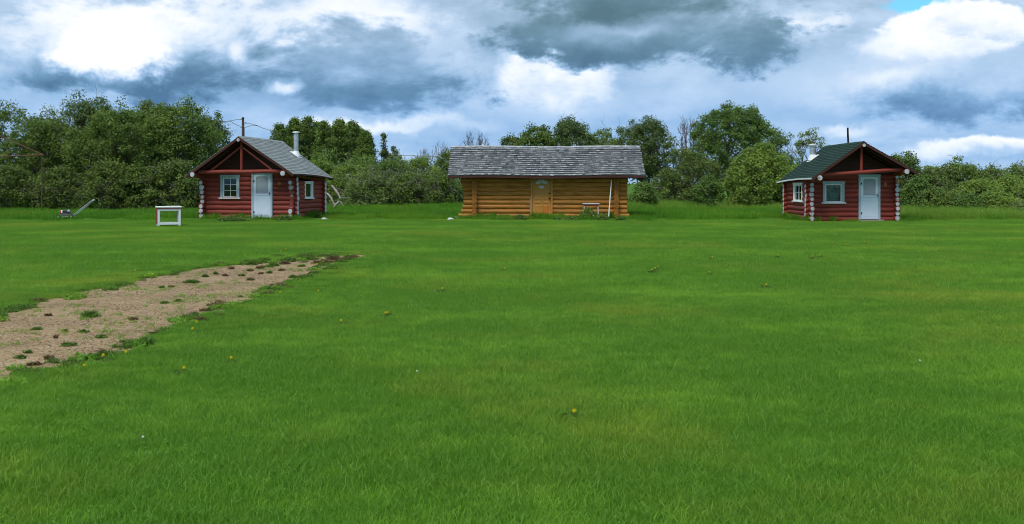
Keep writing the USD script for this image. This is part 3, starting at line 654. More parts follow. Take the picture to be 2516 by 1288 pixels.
# honey coloured cabin in the middle
def honey_cabin():
    P = px(1166, 537, 43.1); W, L = 6.23, 2.55
    T = thing('log_cabin', 'honey coloured log cabin with grey wooden shingle roof between the two red cabins', 'cabin', (P[0], P[1], -.01), 0)
    foot(P[0], P[1], 0, -.1, W + .1, -.1, L + .1)
    r = .112; zs = [.13 + .197 * k for k in range(9)]; zsd = [z + r * .5 for z in zs][:-1]
    dx0, dx1 = (1303.5 - 1166) * .01796, (1357.8 - 1166) * .01796
    exl = [.72, .58, .52, .48, .46, .47, .5, .55, .6]; exr = [.58, .50, .49, .48, .48, .49, .5, .5, .52]
    wall_logs(T, 0, 0, 0, W, zs, r, M['orange_x'], [(dx0 + .02, dx1 - .02, -1, 2.2)], list(zip(exl, exr)), True, True, 3000, M['orange_end'], (1.05, .98, 1.0, 1.03, .95))
    wall_logs(T, 0, L, 0, W, zs, r, M['orange_x'], (), [(.5, .5)], True, True, 3100, M['orange_end'])
    for k, c in enumerate((0, W)):
        wall_logs(T, 1, c, 0, L, zsd, r, M['orange_y'], (), [(.30, .3), (.26, .3), (.28, .3)], True, False, 3200 + 60 * k, M['orange_end'], (1.1, .98, 1.04))
    hd = 1.9; v0 = -.62; ur = v0 + hd; ze, zr = 1.865, 3.20; x0, x1 = -2.76 - P[0], 5.78 - P[0]
    f = lambda u, v: zr + (ze - zr) * np.abs(np.asarray(v, float) - ur) / hd + .02 * np.sin(np.asarray(u, float) * 1.1 + 1) * 1.0
    g = lambda a, b: f(b, a)                                # slope_slab and shingle_rows run their first axis from eave to ridge
    sw = lambda m: trimesh.Trimesh(np.asarray(m.vertices)[:, [1, 0, 2]], np.asarray(m.faces)[:, ::-1], process=False)
    for s, ve in ((-1, v0), (1, v0 + 2 * hd)):
        rs = part(T, 'roof_slope', sw(slope_slab(g, ve, ur, x0, x1, -.004, -.045, 5, 24)), M['darkred_x'])
        V, F = shingle_rows(g, ve, ur, x0, x1, hd / 14.4, .175, 3300 + s, .066)
        rr = np.random.default_rng(33)
        if s < 0:
            for k in range(len(V)):
                if k < 300:
                    m = sw(arr(V[k], F[k] - 8 * k)); part(rs, 'shingle', m, M['cedar'][rr.choice(3, p=(.4, .4, .2))])
            for t in range(3):
                ks = [k for k in range(300, len(V)) if k % 3 == t]
                F2 = [F[k] - 8 * k + 8 * i for i, k in enumerate(ks)]
                part(rs, 'upper_shingles', sw(arr(np.vstack([V[k] for k in ks]), np.vstack(F2))), M['cedar'][t], kind='stuff')
        else:
            part(rs, 'back_shingles', sw(arr(np.vstack(V), np.vstack(F))), M['cedar'][1], kind='stuff')
        fa = [(u, ve + s * (.004 + o), float(f(u, ve)) + z) for u in np.linspace(x0, x1, 24) for o, z in ((0, -.075), (.028, -.075), (.028, -.005), (0, -.005))]
        V = np.array(fa); n = 24; k = np.arange(n - 1); Q = np.vstack([np.c_[4 * k + a, 4 * k + 4 + a, 4 * k + 4 + (a + 1) % 4, 4 * k + (a + 1) % 4] for a in range(4)])
        part(rs, 'eave_board', (V, Q), M['darkred_x'])
        for x in (x0, x1):
            e = np.array([(x + o, v, float(f(x, v)) + z) for v in (ve, ur) for o in ((-.03, -.003) if x == x0 else (.003, .03)) for z in (-.13, .0)])
            part(rs, 'rake_board', trimesh.convex.convex_hull(e), M['darkred_y'])
        for k, ux in enumerate([-.12, .5, 1.14, 1.78, 2.42, 3.06, 3.7, 4.34, 4.98, 5.6, 6.3]):
            q = -.53 if s < 0 else v0 + 2 * hd - .1
            rf = part(rs, 'rafter', log_mesh((ux, q, float(f(ux, q)) - .125), (ux, ur - s * -.1, float(f(ux, ur)) - .2), .05, 3400 + k, 9), M['orange_y'], 50)
            if s < 0: part(rf, 'rafter_end', disc((ux, q, float(f(ux, q)) - .125), (0, -1, 0), .047, .006, 3420 + k), M['orange_end'], 30)
    ks = np.arange(x0, x1 - .1, .2)
    for k, u in enumerate(ks):
        e = np.array([(uu, ur + s * .12, float(f(uu, ur + s * .12)) + .03 + dz) for s in (-1, 1) for uu in (u, min(u + .205, x1 + .02)) for dz in (0, .014)] + [(uu, ur, float(f(uu, ur)) + .062) for uu in (u, min(u + .205, x1 + .02))])
        part(T, 'ridge_cap', trimesh.convex.convex_hull(e), M['cedar'][k % 3])
    for yy in (0, L):
        z = zs[-1] + .09
        for x in (-.0, W):
            pts = np.array([(x + o, v, zz) for o in (-.03, .03) for v, zz in ((.02, z), (L - .02, z), (ur + .1, zr - .25), (ur - .1, zr - .25))])
        break
    for x in (0, W):
        z = zs[-1] + .05
        while z < zr - .3:
            h = (zr - .15 - z) / (zr - ze) * hd; a, b = max(ur - h, -.05), min(ur + h, L + .05); h2 = (zr - .15 - z - .17) / (zr - ze) * hd; a2, b2 = max(ur - h2, -.05), min(ur + h2, L + .05)
            pts = np.array([(x + o, v, zz) for o in (-.03, .03) for v, zz in ((a, z), (b, z), (b2, z + .166), (a2, z + .166))]); part(T, 'gable_board', trimesh.convex.convex_hull(pts), M['orange_y']); z += .17
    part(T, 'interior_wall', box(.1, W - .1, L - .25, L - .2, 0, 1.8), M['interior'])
    # door: casing, slab with raised panels, fan light, plaque, lock
    z0, z1 = .03, 1.82
    part(T, 'door_frame', cat_([box(dx0, dx0 + .075, -.15, .06, z0, z1 - .07), box(dx1 - .075, dx1, -.15, .06, z0, z1 - .07), box(dx0 - .01, dx1 + .01, -.155, .06, z1 - .068, z1)]), M['honey_door'])
    part(T, 'pale_trim_strip', box(dx0 - .035, dx0 - .003, -.145, -.10, .28, .98, .004), M['grey_board'], label='pale worn strip on the left edge of the door frame')
    a, b = dx0 + .078, dx1 - .078; y = -.105
    d = part(T, 'door', box(a, b, y, -.06, z0 + .01, z1 - .072), M['honey_door'])
    cx = (a + b) / 2; pw = (b - a) / 2
    for c0, c1 in ((a + .09, cx - .035), (cx + .035, b - .09)):
        for zz0, zz1, hot in ((.20, .60, c0 > cx), (.66, .78, False), (.84, 1.34, False)):
            pts = np.array([(u, yy, zz) for (i, yy) in ((0, y + .002), (.025, y - .014)) for u in (c0 + i, c1 - i) for zz in (zz0 + i, zz1 - i)])
            part(d, 'door_panel', trimesh.convex.convex_hull(pts), M['honey_hot'] if hot else M['honey_door'], label='brighter orange lower panel' if hot else None)
    for k in range(4):
        t0, t1 = math.radians(4 + 44 * k), math.radians(40 + 44 * k); t = np.linspace(t0, t1, 6); zc = 1.53
        ring = np.vstack([np.c_[cx - .265 * np.cos(t), zc + .20 * np.sin(t)], np.c_[cx - .07 * np.cos(t[::-1]), zc + .055 * np.sin(t[::-1])]])
        m = trimesh.creation.extrude_polygon(Polygon(ring), .012, engine='earcut'); v = np.array(m.vertices)
        part(d, 'fan_light_pane', trimesh.Trimesh(np.c_[v[:, 0], y - .012 + v[:, 2], v[:, 1]], m.faces[:, ::-1], process=False), M['fan_glass'])
    t = np.linspace(0, PI, 10); ring = np.vstack([np.c_[cx + .12 * np.cos(t), 1.40 + .06 * np.sin(t)], [(cx - .10, 1.36), (cx - .04, 1.335), (cx + .04, 1.335), (cx + .10, 1.36)]])
    m = trimesh.creation.extrude_polygon(Polygon(ring), .014, engine='earcut'); v = np.array(m.vertices)
    part(d, 'door_plaque', trimesh.Trimesh(np.c_[v[:, 0], y - .02 + v[:, 2], v[:, 1]], m.faces[:, ::-1], process=False), M['plaque_tin'], label='small pale arched plaque under the fan light')
    part(d, 'deadbolt', tube([(b - .06, y + .004, 1.12), (b - .06, y - .03, 1.12)], .034, 14), M['black'], 40)
    part(d, 'door_knob', cat_([tube([(b - .06, y + .004, .90), (b - .06, y - .012, .90)], .038, 14), tube([(b - .06, y - .01, .90), (b - .06, y - .04, .90), (b - .06, y - .055, .90), (b - .06, y - .075, .90)], [.014, .03, .034, .016], 14)]), M['black'], 40)
    part(d, 'kick_plate', box(a + .30, b - .06, y - .008, y + .002, z0 + .05, z0 + .15, .003), M['grey_board'], label='pale worn patch at the foot of the door')
    return P
P2 = honey_cabin()

# ------------------------------------------------------------------ small things about the yard
def gz(x, y): return float(ground(x, y))
q = on_ground(1502 - 5, 531); Yp = 42.55
T = thing('leaning_pole', 'thin white pole leaning against the right end of the honey coloured cabin', 'pole', (px(1495, 530, Yp)[0], Yp, gz(q[0], Yp)))
b = px(1502.5, 443, 42.75) - np.array([px(1495, 530, Yp)[0], Yp, gz(q[0], Yp)])
part(T, 'shaft', tube([(0, 0, -.03), b * .5, b], [.026, .024, .024], 10), M['white'], 40)
part(T, 'foot_cap', tube([(0, 0, -.02), b * .025], .032, 10), M['steel'], 40)

Yb = 42.3; ox = px(1452, 499, Yb)
T = thing('bench', 'small white topped bench with thin legs in the weeds before the honey coloured cabin', 'bench', (ox[0], Yb, gz(ox[0], Yb)))
part(T, 'seat', box(-.365, .365, -.16, .16, .64, .685, .012), M['dull_white'])
part(T, 'apron', cat_([box(-.32, .32, -.13, -.105, .565, .638), box(-.32, .32, .105, .13, .565, .638)]), M['red_x'])
for sx in (-1, 1):
    for sy in (-1, 1): part(T, 'leg', box(sx * .31 - .022, sx * .31 + .022, sy * .125 - .02, sy * .125 + .02, -.02, .638) if False else tube([(sx * .29, sy * .09, .638), (sx * .32, sy * .15, -.02)], .022, 8), M['dull_white'], 30)
part(T, 'rail', box(.05, .28, -.02, .02, .12, .15), M['white'])

Yt = 36.2; ox = px(416, 554, Yt)
T = thing('table', 'white wooden frame table with red sides standing on the mown lawn', 'table', (ox[0], Yt, gz(ox[0], Yt)), math.radians(26))
part(T, 'table_top', box(-.445, .445, -.03, .52, .69, .745, .014), M['white'])
part(T, 'top_edge', box(-.43, .43, -.022, .51, .655, .688, .004), M['red_x'])
for s in (-1, 1):
    part(T, 'leg', box(s * .33, s * .41, 0, .07, -.02, .654), M['white'])
    part(T, 'leg', box(s * .33, s * .41, .42, .49, -.02, .654), M['white'])
    part(T, 'side_board', box(s * .414, s * .432, .0, .49, .10, .654), M['red_y'], label='red painted side board')
    part(T, 'inner_board', box(s * .31, s * .327, .075, .415, .16, .60), M['dull_white'])
for y0, y1 in ((.005, .05), (.44, .485)):
    part(T, 'upper_rail', box(-.327, .327, y0, y1, .57, .652), M['white']); part(T, 'lower_rail', box(-.327, .327, y0, y1, .06, .15), M['white'])
part(T, 'shelf', box(-.305, .305, .055, .435, .10, .125), M['blue_trim'])

Ym = 42.6; ox = px(164, 538, Ym)
T = thing('lawn_mower', 'push lawn mower with long silver handle parked at the edge of the lawn', 'lawn mower', (ox[0], Ym, gz(ox[0], Ym)), .12)
import manifold3d as m3
def hull_spheres(pts): return m3.Manifold.batch_hull([m3.Manifold.sphere(r, 12).translate(tuple(p)) for p, r in pts])
dk = hull_spheres([((sx * .27, sy * .19, .14), .05) for sx in (-1, 1) for sy in (-1, 1)] + [((sx * .18, sy * .12, .20), .05) for sx in (-1, 1) for sy in (-1, 1)])
part(T, 'deck', dk, M['mower_deck'], 40)
part(T, 'deck_skirt', box(-.36, .36, -.25, .25, .07, .13, .02), M['grey_board'])
part(T, 'engine', hull_spheres([((-.02 + sx * .10, sy * .09, .25 + z), .04) for sx in (-1, 1) for sy in (-1, 1) for z in (0, .10)]), M['mower_deck'], 40)
part(T, 'fuel_tank', hull_spheres([((-.17, sy * .08, z), .045) for sy in (-1, 1) for z in (.27, .34)] + [((-.11, 0, .3), .05)]), M['white'], 40)
part(T, 'engine_cover', hull_spheres([((-.24, sy * .07, z), .04) for sy in (-1, 1) for z in (.27, .33)]), M['mower_red'], 40)
part(T, 'muffler', hull_spheres([((.10, -.16, .33), .035), ((.16, -.16, .33), .035), ((.13, -.16, .38), .03)]), M['steel'], 40)
for sx in (-1, 1):
    for sy in (-1, 1):
        w = part(T, 'wheel', tube([(sx * .27, sy * .27, .10), (sx * .27, sy * .31, .10)], .10, 18), M['black'], 40)
        part(w, 'hub', tube([(sx * .27, sy * .268, .10), (sx * .27, sy * .318, .10)], .045, 12), M['white'], 40)
hb = [(.30, .17, .15), (.62, .17, .42), (1.10, .17, .80)]
hn = part(T, 'handle', cat_([tube([(x, s * y, z) for x, y, z in hb], .014, 8) for s in (-1, 1)] + [tube([(1.10, -.17, .80), (1.14, 0, .83), (1.10, .17, .80)], .014, 8), tube([(.72, -.17, .50), (.72, .17, .50)], .010, 8)]), M['steel'], 40)
part(hn, 'grip', tube([(1.085, -.17, .788), (1.13, -.09, .822), (1.145, 0, .834), (1.13, .09, .822), (1.085, .17, .788)], .02, 8), M['white'], 40)
part(hn, 'throttle_cable', tube([(.05, .10, .38), (.4, .15, .30), (.8, .165, .57), (1.05, .16, .77)], .006, 5), M['black'])

Ys = 50.0; ox = px(102, 525, Ys); base = np.array([ox[0], Ys, gz(ox[0], Ys)])
T = thing('pipe_frame', 'rusty pipe frame with a post, crossbar and sloping brace before the left trees', 'frame', base)
L = lambda x, y: px(x, y, Ys) - base
part(T, 'post', tube([(0, 0, -.1), L(103, 450), L(103, 379)], [.03, .028, .028], 8), M['rust'], 40)
part(T, 'crossbar', cat_([tube([L(108, 381), L(0, 385), L(-330, 392)], .034, 8)]), M['rust'], 40)
part(T, 'brace', tube([L(106, 381), L(0, 334), L(-115, 284)], .03, 8), M['rust'], 40)
part(T, 'post', tube([L(-115, 284), L(-113, 390), (L(-112, 525)[0], 0, gz(*(base + L(-112, 525))[:2]) - base[2] - .1)], .05, 10), M['rust'], 40)
part(T, 'brace', tube([L(-330, 392), L(-115, 284)], .03, 8), M['rust'], 40)
part(T, 'post', tube([L(-330, 388), (L(-330, 525)[0], 0, -.15)], .05, 10), M['rust'], 40)

def rock_mesh(sx, sy, sz, seed):
    m = trimesh.creation.icosphere(3, 1.0); v = np.array(m.vertices); v = v * (1 + .28 * (fbm(v * 1.6 + seed * 7.1, 3, seed) - .5)[:, None] * 2)
    return arr(v * (sx, sy, sz), m.faces)
for (x, y, a, lb) in ((1107, 542, .125, 'lower of two pale stones on the grass by the left end of the honey cabin'), (1122, 538, .12, 'white stone leaning against the lowest log of the honey coloured cabin'), (797, 541, .11, 'lone white stone on the grass right of the left red cabin')):
    p = on_ground(x, y); o = usdkit.mesh(stage, numbered('/World', 'white_stone'), rock_mesh(a, a * .8, a * .62, int(x)).apply_translation(p + (0, 0, a * .35)), M['rock'], True); tag(o.GetPrim(), lb, 'stone')

# utility pole and its wires
Yu = 82.0; top = px(597, 291, Yu); base = np.array([top[0], Yu, gz(top[0], Yu)])
T = thing('utility_pole', 'dark wooden utility pole rising behind the left red cabin', 'pole', base)
h = top[2] - base[2]
part(T, 'shaft', tube([(0, 0, -.2), (0, 0, h * .5), (0, 0, h)], [.135, .115, .095], 12), M['pole'], 40)
part(T, 'pole_cap', tube([(0, 0, h - .02), (0, 0, h + .06), (0, 0, h + .11)], [.12, .11, .03], 12), M['black'], 40)
for dx, dz in ((.17, -.33), (-.19, -.06), (-.14, -.75)):
    ins = part(T, 'insulator', tube([(dx * .4, 0, h + dz), (dx, 0, h + dz), (dx * 1.1, 0, h + dz + .01), (dx * 1.7, 0, h + dz)], [.03, .05, .06, .03], 8), M['steel'], 40)
part(T, 'riser_cable', tube([(.13, -.02, h - .75), (.15, -.02, h * .5), (.14, -.02, .4)], .022, 6), M['wire'])
def wire(pts, Ys_, label, r=.022):
    p = np.array([px(a, b, c) for (a, b), c in zip(pts, Ys_)]); t = np.linspace(0, 1, len(p)); tt = np.linspace(0, 1, 5 * len(p))
    from scipy.interpolate import PchipInterpolator
    pp = PchipInterpolator(t, p, axis=0)(tt)
    o = usdkit.mesh(stage, numbered('/World', 'overhead_wire'), tube(pp, r, 5), M['wire']); tag(o.GetPrim(), label, 'wire')
wire([(594, 294), (585, 293.5), (572, 296), (545, 299.5), (480, 303), (380, 306)], [82, 82, 81.6, 80.5, 78, 75], 'overhead wire from the pole top to the left behind the big bushes')
wire([(594, 312), (584, 308), (573, 303), (566, 298), (545, 298.5), (470, 302)], [82, 82, 81.5, 81, 80.3, 77], 'service wire that droops left of the pole below its top wire')
wire([(600, 314), (610, 311), (620, 308.5), (632, 309.5), (648, 316), (668, 322), (700, 331)], [82, 82.2, 82.5, 83, 84, 88, 99], 'overhead wire from the pole down to the right into the poplars')
wire([(600, 305), (609, 304), (619, 305), (634, 309.6)], [82.05, 82.2, 82.5, 83], 'short jumper wire right of the pole')
wire([(930, 379), (985, 382), (1040, 384), (1090, 385.5), (1180, 387)], [118, 118, 118, 118, 118], 'far overhead wire low over the bushes left of the honey coloured cabin', .035)

# ------------------------------------------------------------------ trees and bushes
def leaf_quads(c, n, rad, size, r, up=.5, flat=.8):
    """n leaves around each centre in c: small pointed quads, most facing up and out."""
    k = len(c); N = int(k * n)
    d = r.normal(size=(N, 3)); d /= np.linalg.norm(d, axis=1, keepdims=True); rr = r.random(N) ** .45
    R = np.repeat(np.broadcast_to(rad, (k,)), n)
    p = np.repeat(c, n, 0) + d * (rr * R)[:, None] * (1, 1, flat)
    nm = d * .6 + r.normal(size=(N, 3)) * .55 + (0, -.12, up); nm /= np.linalg.norm(nm, axis=1, keepdims=True)
    a = np.cross(nm, r.normal(size=(N, 3))); a /= np.linalg.norm(a, axis=1, keepdims=True); b = np.cross(nm, a)
    L = size * (.6 + .8 * r.random(N))[:, None]; Wd = L * .62
    V = np.stack([p - a * L * .5, p + b * Wd * .5, p + a * L * .5 + nm * L * .08, p - b * Wd * .5], 1).reshape(-1, 3)
    i = (np.arange(N) * 4)[:, None]; F = np.vstack([i + [0, 1, 2], i + [0, 2, 3]])
    return V, F
def envelope(style, t):
    """Crown radius (0..1) at height t (0 bottom .. 1 top)."""
    if style == 'poplar': return np.sin(np.clip(t, 0, 1) ** .75 * PI * .96 + .06) ** .7 * (1 - .25 * t)
    if style == 'conifer': return (1 - t) ** .8 * .95 + .06
    if style == 'bush': return np.sqrt(np.clip(1 - (np.clip(t, 0, 1) * 1.02 - .12) ** 2 * 1.2, 0.0, 1)) * (.72 + .28 * np.clip(t * 4, 0, 1))
    if style == 'dome': return np.sqrt(np.clip(1 - np.clip(1.55 * t - .58, -1, 1) ** 2 * .9, 0, 1)) * np.clip(.62 + t, 0, 1)
    return np.sqrt(np.clip(1 - (2 * t - 1) ** 2 * .94, 0, 1)) * (.9 + .1 * t)
def bent(p0, p1, r, n=5, amp=.12):
    p0, p1 = np.array(p0, float), np.array(p1, float); t = np.linspace(0, 1, n)[:, None]; L = np.linalg.norm(p1 - p0)
    p = p0 + (p1 - p0) * t; w = r.normal(size=(n, 3)) * amp * L * .5; w[0] = 0; w[-1] = 0
    p = p + w + np.array([0, 0, 1.0]) * (t - t ** 1.6) * L * .18 * (1 if p1[2] > p0[2] else 0); return p
def tree(name, label, cat, cx, ytop, Y, wpx, style='round', leaf='mid', seed=1, zlow=.0, nclu=120, per=60, size=.13, crad=.42, depth=.9, stems=3, twigs=40, group=None, gap=0.0, spread=1.0, sr=.07, lean=0.0):
    r = np.random.default_rng(seed); X = (cx - CX) * Y / FPX; g0 = gz(X, Y); H = EYE - (ytop - HOR) * Y / FPX - g0; R = wpx * Y / FPX / 2
    T = thing(name, label, cat, (X, Y, g0), 0, group)
    zb = zlow * H; c = []
    tries = 0
    while len(c) < nclu and tries < 60:
        tries += 1
        t = r.random(nclu) ** .85; an = r.random(nclu) * 2 * PI; rho = np.where(r.random(nclu) < .72, .78 + .22 * r.random(nclu), r.random(nclu) ** .5 * .8)
        bump = .66 + .62 * noise(np.c_[np.cos(an) * 1.7 + seed * 3.3, np.sin(an) * 1.7, t * 3.4 + seed])
        top = .80 + .26 * noise(np.c_[np.cos(an) * rho * 2.1 + seed, np.sin(an) * rho * 2.1 + 4, 0 * t])
        e = envelope(style, t) * rho * bump
        q = np.c_[np.cos(an) * e * (R - crad * .5), np.sin(an) * e * (R - crad * .5) * depth, zb + (H - zb - crad * .5) * t * (top if style not in ('poplar', 'conifer') else 1)]
        keep = noise(q * .75 + seed * 5.7) > gap
        c += list(q[keep])
    c = np.array(c[:nclu]); c[np.argmax(c[:, 2]), 2] = H - crad * .6; c[:, 2] = np.maximum(c[:, 2], crad * .35)
    c[:, 0] += lean * c[:, 2]
    rad = crad * (.6 + .75 * r.random(len(c)))
    V, F = leaf_quads(c, per, rad, size, r)
    V[:, 2] = np.maximum(V[:, 2], .02)
    # stems and limbs that carry the clumps
    st = []; tops = []; zt = zb + (H - zb) * (.62 if style not in ('poplar', 'conifer') else .93)
    for k in range(stems):
        a = 2 * PI * k / max(1, stems) + r.random(); o = spread * R * (.28 if stems > 1 else .05)
        p = bent((np.cos(a) * o * .25, np.sin(a) * o * .25, -.15), (np.cos(a) * o + lean * zt, np.sin(a) * o, zt * (.85 + .2 * r.random())), r, 7, .07)
        st.append(tube(p, np.linspace(sr * (1 if stems > 1 else 1.5), sr * .35, 7), 7)); tops.append(p)
    part(T, 'trunk' if stems == 1 else 'stems', cat_(st), M['bark'], True)
    lim = []
    for j in np.linspace(0, len(c) - 1, min(len(c), 46)).astype(int):
        p = tops[j % len(tops)]; k = int(np.argmin(np.abs(p[:, 2] - c[j, 2] * .66))); k = max(1, min(k, 5))
        lim.append(tube(bent(p[k], c[j], r, 4, .1), np.linspace(sr * .38, .010, 4), 4, False))
    part(T, 'limbs', cat_(lim), M['bark'], True)
    part(T, 'crown', arr(V, F), LEAF[leaf], kind='stuff')
    if twigs:
        tw = []
        for j in r.integers(0, len(c), int(twigs * .6)):
            d = r.normal(size=3) * (1, 1, .6); d /= np.linalg.norm(d); p = c[j] + d * rad[j] * .4
            q = p + (d + (0, -.25, .2 * r.normal())) * (.35 + .7 * r.random())
            tw.append(tube(bent(p, q, r, 4, .22), np.linspace(.014, .005, 4), 3, False))
            e = bent(p * .4 + q * .6, p * .4 + q * .6 + r.normal(size=3) * .28, r, 3, .2); tw.append(tube(e, np.linspace(.009, .004, 3), 3, False))
        part(T, 'twigs', cat_(tw), M['twig'], kind='stuff')
    return T
def bare_tree(name, label, cx, ytop, Y, wpx, seed, tufts=0, leaf='grey', r0=.09, zsplit=.3, depth=5, group=None):
    r = np.random.default_rng(seed); X = (cx - CX) * Y / FPX; g0 = gz(X, Y); H = EYE - (ytop - HOR) * Y / FPX - g0; R = wpx * Y / FPX / 2
    T = thing(name, label, 'bare tree' if not tufts else 'tree', (X, Y, g0), 0, group)
    tr, br, tips = [], [], []
    def grow(p, d, L, rad, k):
        q = p + d * L; pts = bent(p, q, r, 4, .10); (tr if k == 0 else br).append(tube(pts, np.linspace(rad, rad * .66, 4), 5 if k < 2 else 3, False))
        if k >= depth: tips.append(q); return
        for _ in range(2 + (r.random() < .55)):
            nd = d + r.normal(size=3) * (.55, .5, .32) + (0, 0, .16); nd /= np.linalg.norm(nd); grow(pts[-1] * .9 + pts[-2] * .1, nd, L * (.62 + .2 * r.random()), rad * .68, k + 1)
    for s in range(2): grow(np.array([.12 * s, 0, -.1]), np.array([(.22 if s else -.18), 0, 1.0]) / 1.03, H * zsplit, r0, 0)
    tips = np.array(tips); s = (H / tips[:, 2].max()); sx = R / np.abs(tips[:, 0]).max()
    for m in tr + br:
        m.vertices = np.asarray(m.vertices) * (sx, sx, s)
    part(T, 'trunk', cat_(tr), M['dead'], True); part(T, 'branches', cat_(br), M['dead'], kind='stuff')
    if tufts:
        c = tips[r.random(len(tips)) < tufts] * (sx, sx, s); V, F = leaf_quads(c, 16, .22, .12, r); part(T, 'crown', arr(V, F), LEAF[leaf], kind='stuff')
    return T

big = dict(crad=.44, size=.125, per=90, nclu=260, twigs=70)
G_L, G_R = None, None
# left mass
tree('bushy_tree', 'loose topped bushy tree at the left edge above the rusty pipe frame', 'tree', 40, 244, 60, 250, 'round', 'mid', 11, .16, gap=.30, **{**big, 'nclu': 230, 'per': 70})
tree('bushy_tree', 'thin topped tree whose spiky crown stands highest over the left thicket', 'tree', 212, 219, 63, 150, 'round', 'poplar', 12, .25, gap=.12, **{**big, 'nclu': 180, 'per': 70})
tree('bushy_tree', 'broad dense green tree in the middle of the left thicket', 'tree', 305, 240, 57, 290, 'round', 'mid', 13, .10, **{**big, 'nclu': 400})
tree('bushy_tree', 'rounded green tree nearest the left red cabin in the left thicket', 'tree', 432, 234, 58, 250, 'round', 'mid', 14, .12, **{**big, 'nclu': 380})
tree('bushy_tree', 'smaller open crowned tree sloping down behind the left red cabin roof', 'tree', 520, 268, 64, 120, 'round', 'poplar', 15, .15, gap=.18, **{**big, 'nclu': 180, 'per': 66})
tree('bushy_tree', 'green tree standing beyond the left edge of the yard', 'tree', -120, 255, 60, 260, 'round', 'mid', 16, .1, **big)
tree('bushy_tree', 'tall green tree behind the bushes between pipe frame and mower', 'tree', 130, 262, 61, 190, 'round', 'dark', 17, .1, **{**big, 'nclu': 170})
tree('bushy_tree', 'green tree filling the left thicket between its broad and its rounded tree', 'tree', 372, 244, 61, 200, 'round', 'mid', 18, .1, **{**big, 'nclu': 260})
tree('bushy_tree', 'green tree behind the tall spiky crown in the left thicket', 'tree', 245, 250, 64, 180, 'round', 'mid', 19, .1, **{**big, 'nclu': 240})
tree('bushy_tree', 'olive green tree low between the left edge trees', 'tree', 92, 286, 58, 180, 'round', 'mid', 20, .05, **{**big, 'nclu': 220})
for k, (cx, yt, Y, w, lf, lb) in enumerate([(20, 400, 54.5, 190, 'dark', 'dark low bush left of the rusty post'), (150, 408, 54.5, 170, 'dark', 'dark bush between rusty post and lawn mower'), (262, 392, 54, 190, 'dark', 'dark twiggy bush right behind the lawn mower handle'),
        (352, 398, 54.5, 150, 'mid', 'dim green bush left of the white frame table'), (430, 388, 54, 170, 'dark', 'dark shaded bush behind the white frame table'), (510, 405, 55, 130, 'dark', 'dark bush at the left wall of the left red cabin')]):
    tree('thicket_bush', lb, 'bush', cx, yt, Y, w, 'bush', lf, 30 + k, .0, 140, 70, .12, .40, .8, 5, 90, sr=.045)
# behind the left red cabin: poplars
for k, (cx, yt, w) in enumerate([(686, 304, 84), (724, 290, 86), (757, 285, 84), (798, 298, 76), (834, 290, 82), (868, 296, 78), (898, 320, 62)]):
    tree('poplar_tree', ['outermost poplar at the left of the row, beside the utility pole wire', 'poplar directly behind the silver chimney', 'tallest poplar just right of the silver chimney', 'poplar in the dip of the poplar row right of the chimney', 'poplar with pointed top, third from the right end of its row', 'slim poplar second from the right end of its row', 'short poplar at the right end of its row'][k], 'poplar tree', cx, yt, 100 + 2 * (k % 3), w, 'poplar', 'mid', 50 + k, .30, 150, 64, .17, .46, 1.0, 1, 24, gap=.05, sr=.10)
for k, (cx, yt, w) in enumerate([(704, 312, 90), (742, 300, 90), (780, 298, 90), (816, 310, 84), (852, 306, 84), (884, 316, 76)]):
    tree('poplar_tree', ['back row poplar between the outermost poplar and the chimney', 'back row poplar just right of the silver chimney', 'back row poplar under the tallest pointed crowns', 'back row poplar filling the dip in the row', 'back row poplar between the two pointed crowns at the right', 'back row poplar behind the short right end poplar'][k], 'poplar tree', cx, yt, 107, w, 'poplar', 'mid', 150 + k, .34, 110, 60, .18, .48, 1.0, 1, 20, gap=.08, sr=.10)
tree('narrow_tree', 'small narrow tree standing alone right of the poplars', 'tree', 943, 328, 112, 38, 'conifer', 'poplar', 60, .25, 40, 44, .20, .38, 1.0, 1, 8, sr=.08)
tree('narrow_tree', 'short rounded tree low beside the lone narrow tree', 'tree', 968, 358, 112, 46, 'round', 'poplar', 61, .3, 34, 44, .20, .38, 1.0, 1, 8, sr=.08)
tree('narrow_tree', 'low leafy tree under the right end of the poplar row', 'tree', 912, 366, 108, 60, 'round', 'poplar', 62, .2, 34, 44, .20, .40, 1.0, 1, 8, sr=.08)
# middle thicket between the red and honey cabins
for k, (cx, yt, Y, w, lf, lb) in enumerate([(790, 384, 63, 130, 'light', 'light green bush at the roof corner of the left red cabin'), (862, 392, 62, 150, 'light', 'yellowish green bush below the right end of the poplars'), (952, 384, 62, 170, 'mid', 'wide green bush in the middle of the thicket between the cabins'),
        (1030, 380, 64, 150, 'light', 'pale green bush below the far wire'), (1100, 366, 66, 130, 'mid', 'dark topped bush at the left roof edge of the honey coloured cabin'), (900, 422, 58.5, 150, 'grey', 'grey twiggy bush with dead branches behind the driftwood trunk'),
        (1000, 420, 59, 160, 'mid', 'twiggy green bush at the front of the middle thicket'), (1090, 425, 59, 130, 'mid', 'twiggy bush left of the honey coloured cabin wall')]):
    tree('thicket_bush', lb, 'bush', cx, yt, Y, w, 'bush', lf, 70 + k, .0, 120, 58, .125, .40, .8, 5, 190 if k > 4 else 90, sr=.045)
bare_tree('bare_tree', 'bare fan shaped tree rising over the left end of the honey coloured cabin roof', 1174, 320, 74, 74, 81, r0=.12)
bare_tree('bare_tree', 'low bare grey shrub left of the honey coloured cabin roof', 1092, 346, 72, 80, 82, r0=.09)
bare_tree('bare_tree', 'faint bare shrub over the middle thicket', 1040, 362, 72, 60, 83, r0=.07)
